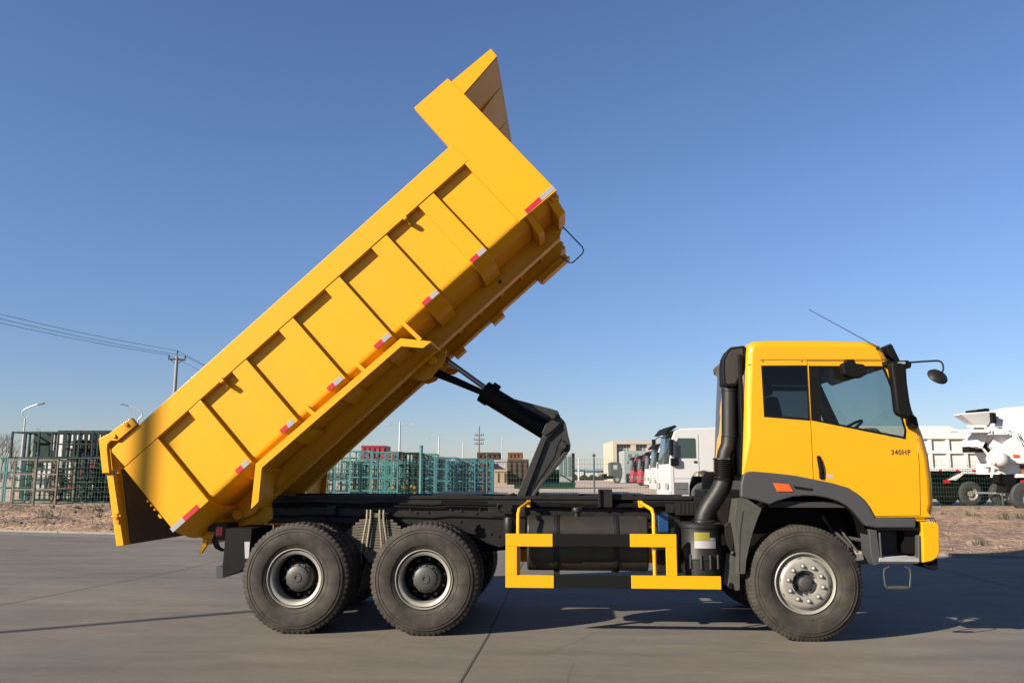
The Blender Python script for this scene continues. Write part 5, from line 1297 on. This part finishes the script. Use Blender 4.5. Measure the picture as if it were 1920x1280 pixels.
street_lamp(252, 770, 71, -1, 'single arm street lamp leaning left just above the tailgate')
def double(px, py, dist, label, arm=1.6, th=.06):
    zt = far(px, py, dist).z-YG; t = bgthing('street_lamp', px, dist, label, 'street lamp', 'street lamps')
    mb = MB(); mb.tube([(0, 0, 0), (0, 0, zt)], th*1.6, 8, r1=th); lput('pole', mb, GALV, t)
    for s_ in (-1, 1):
        mb = MB(); mb.tube([(0, 0, zt-.5), (s_*arm, 0, zt-.35)], .05, 6); mb.box(min(s_*arm, s_*(arm+.7)), max(s_*arm, s_*(arm+.7)), -.12, .12, zt-.42, zt-.30); lput('lamp_arm', mb, GALV, t)
    return t
double(748, 790, 105, 'twin arm street lamp, the tallest of those beside the raised body', 1.2, .1)
double(822, 819, 150, 'twin arm street lamp with wide arms, second right of the raised body', 1.8, .1)
double(868, 829, 175, 'thin twin arm street lamp just left of the three armed power pole', .8, .1)
double(941, 822, 190, 'faint street lamp right of the three armed power pole', .5, .07)
double(1085, 858, 160, 'slim lamp post on the horizon left of the fence post', .3, .12)
double(1000, 845, 260, 'faint distant lamp seen behind the lift arm', .4, .1)
t = bgthing('power_pole', 898, 150, 'dark power pole with three crossarms above the rusty bins', 'pole'); s3 = S_(150)
zt = far(898, 799, 150).z-YG; PD = mat('dark_pole', (.09, .09, .09), .8)
mb = MB(); mb.tube([(0, 0, 0), (0, 0, zt)], .18, 8, r1=.09); lput('pole', mb, PD, t)
for py, hw in ((816, 8), (824.5, 9), (832, 8)):
    z = far(898, py, 150).z-YG; mb = MB(); mb.box(-hw*s3, hw*s3, -.1, .1, z-.09, z+.09)
    for k in (-1, -.5, .5, 1): mb.tube([(k*hw*s3, 0, z), (k*hw*s3, 0, z+.35)], .07, 6)
    lput('crossarm', mb, PD, t)
def upole(px, dist, label, zt=None):
    t = bgthing('utility_pole', px, dist, label, 'pole', 'utility poles carrying the wires', rz=.35)
    zt = zt or far(318, 657, 57).z-YG; mb = MB(); mb.tube([(0, 0, 0), (0, 0, zt-.45)], .17, 12, r1=.10); lput('pole', mb, CPOL, t)
    mb = MB(); mb.tube([(0, 0, zt-.45), (0, 0, zt-.15)], .04, 6); mb.lathe([(.03, zt-.2), (.07, zt-.15), (.07, zt-.02), (.02, zt)], (0, 0, 0), 10, axis='z'); lput('insulator', mb, PD, t)
    mb = MB(); mb.box(-.55, .55, -.07, .07, zt-.66, zt-.56); mb.tube([(-.45, 0, zt-.62), (0, 0, zt-.95)], .025, 6); mb.tube([(.45, 0, zt-.62), (0, 0, zt-.95)], .025, 6); lput('crossarm', mb, PD, t)
    for x in (-.52, .52): mb = MB(); mb.lathe([(.03, zt-.56), (.06, zt-.5), (.07, zt-.36), (.02, zt-.33)], (x, 0, 0), 10, axis='z'); lput('insulator', mb, PD, t)
    return t, zt
up1, ZT = upole(318, 57, 'concrete utility pole rising behind the left end of the raised body')
up2, _ = upole(-650, 28, 'concrete utility pole at the left, nearest of those carrying the wires', ZT)
up3, _ = upole(505, 90, 'concrete utility pole further along, behind the raised body', ZT)
def wire_pt(t, x, dz):
    c, s_ = math.cos(t.rotation_euler.z), math.sin(t.rotation_euler.z); return Vector((t.location.x+x*c, t.location.y+x*s_, YG+ZT+dz))
for x, dz, lb in ((0, 0, 'top wire of the three running in from the upper left'), (-.52, -.33, 'lowest wire of the three running in from the left'), (.52, -.33, 'middle wire of the three running in from the left')):
    mb = MB()
    for A, Bp in ((up2, up1), (up1, up3)):
        a = wire_pt(A, x, dz); b = wire_pt(Bp, x, dz); mb.tube([a.lerp(b, k/20)-Vector((0, 0, 4*(.4 if A is up2 else .22)*(k/20)*(1-k/20))) for k in range(21)], .012, 5)
    mb.org = tuple(wire_pt(up1, x, dz))
    o = put('overhead_wire', mb, INK, None); tag(o, lb, 'wire', 'overhead wires')
# ---- the pole whose shadow falls on the pavement (it stands outside the picture)
t = thing('utility_pole', (-2.98-1.67*7, -1.28-1.20*7, 0), 'concrete utility pole outside the view, with an added crossarm and rod that shade the body', 'pole', None, 0)
mb = MB(); mb.tube([(0, 0, 0), (0, 0, 9.9)], .075, 14, r1=.06); lput('pole', mb, CPOL, t)
mb = MB(); mb.box(-.3, 1.5, -.05, .05, 9.66, 9.76); lput('crossarm', mb, PD, t)
mb = MB(); mb.tube([(1.30, .03, 7.93), (1.30, .03, 9.66)], .078, 14); lput('shadow_rod', mb, PD, t)  # unseen rod and its crossarm, added to cast the shadow band on the body
# ---- bare trees at the far left
BARK = mat('bare_twigs', (.13, .11, .105), .9)
def bare_tree(px, dist, h, label, seed):
    rnd = random.Random(seed); t = bgthing('bare_tree', px, dist, label, 'tree', 'bare trees at the far left', z=.16)
    mt, mc = MB(), MB()
    def grow(p, d, L, r, lv):
        q = p+d*L; (mt if lv < 2 else mc).tube([p, (p+q)/2+Vector((rnd.gauss(0, .03), rnd.gauss(0, .03), 0))*L, q], r, 5 if lv < 2 else 3, r1=r*.6, caps=False)
        if lv == 5: return
        for k in range(3 if lv else 4):
            e = (d+Vector((rnd.uniform(-1, 1), rnd.uniform(-1, 1), rnd.uniform(-.1, .7)))*.62).normalized(); grow(p.lerp(q, rnd.uniform(.55, 1)), e, L*rnd.uniform(.55, .8), r*.55, lv+1)
    grow(Vector((0, 0, 0)), Vector((0, 0, 1)), h*.36, h*.014, 0)
    lput('trunk', mt, BARK, t); lput('crown', mc, BARK, t, smooth=0)
for i, (px, d_, h, lb) in enumerate(((3, 120, 8.5, 'bare tree at the very left edge above the cages'), (20, 135, 7.4, 'bare tree between the left edge and the first street lamp'), (52, 150, 10.2, 'lone bare tree just right of the left street lamp'), (-14, 110, 7.5, 'bare tree mostly cut off by the left edge'))):
    bare_tree(px, d_, h, lb, 11+i)
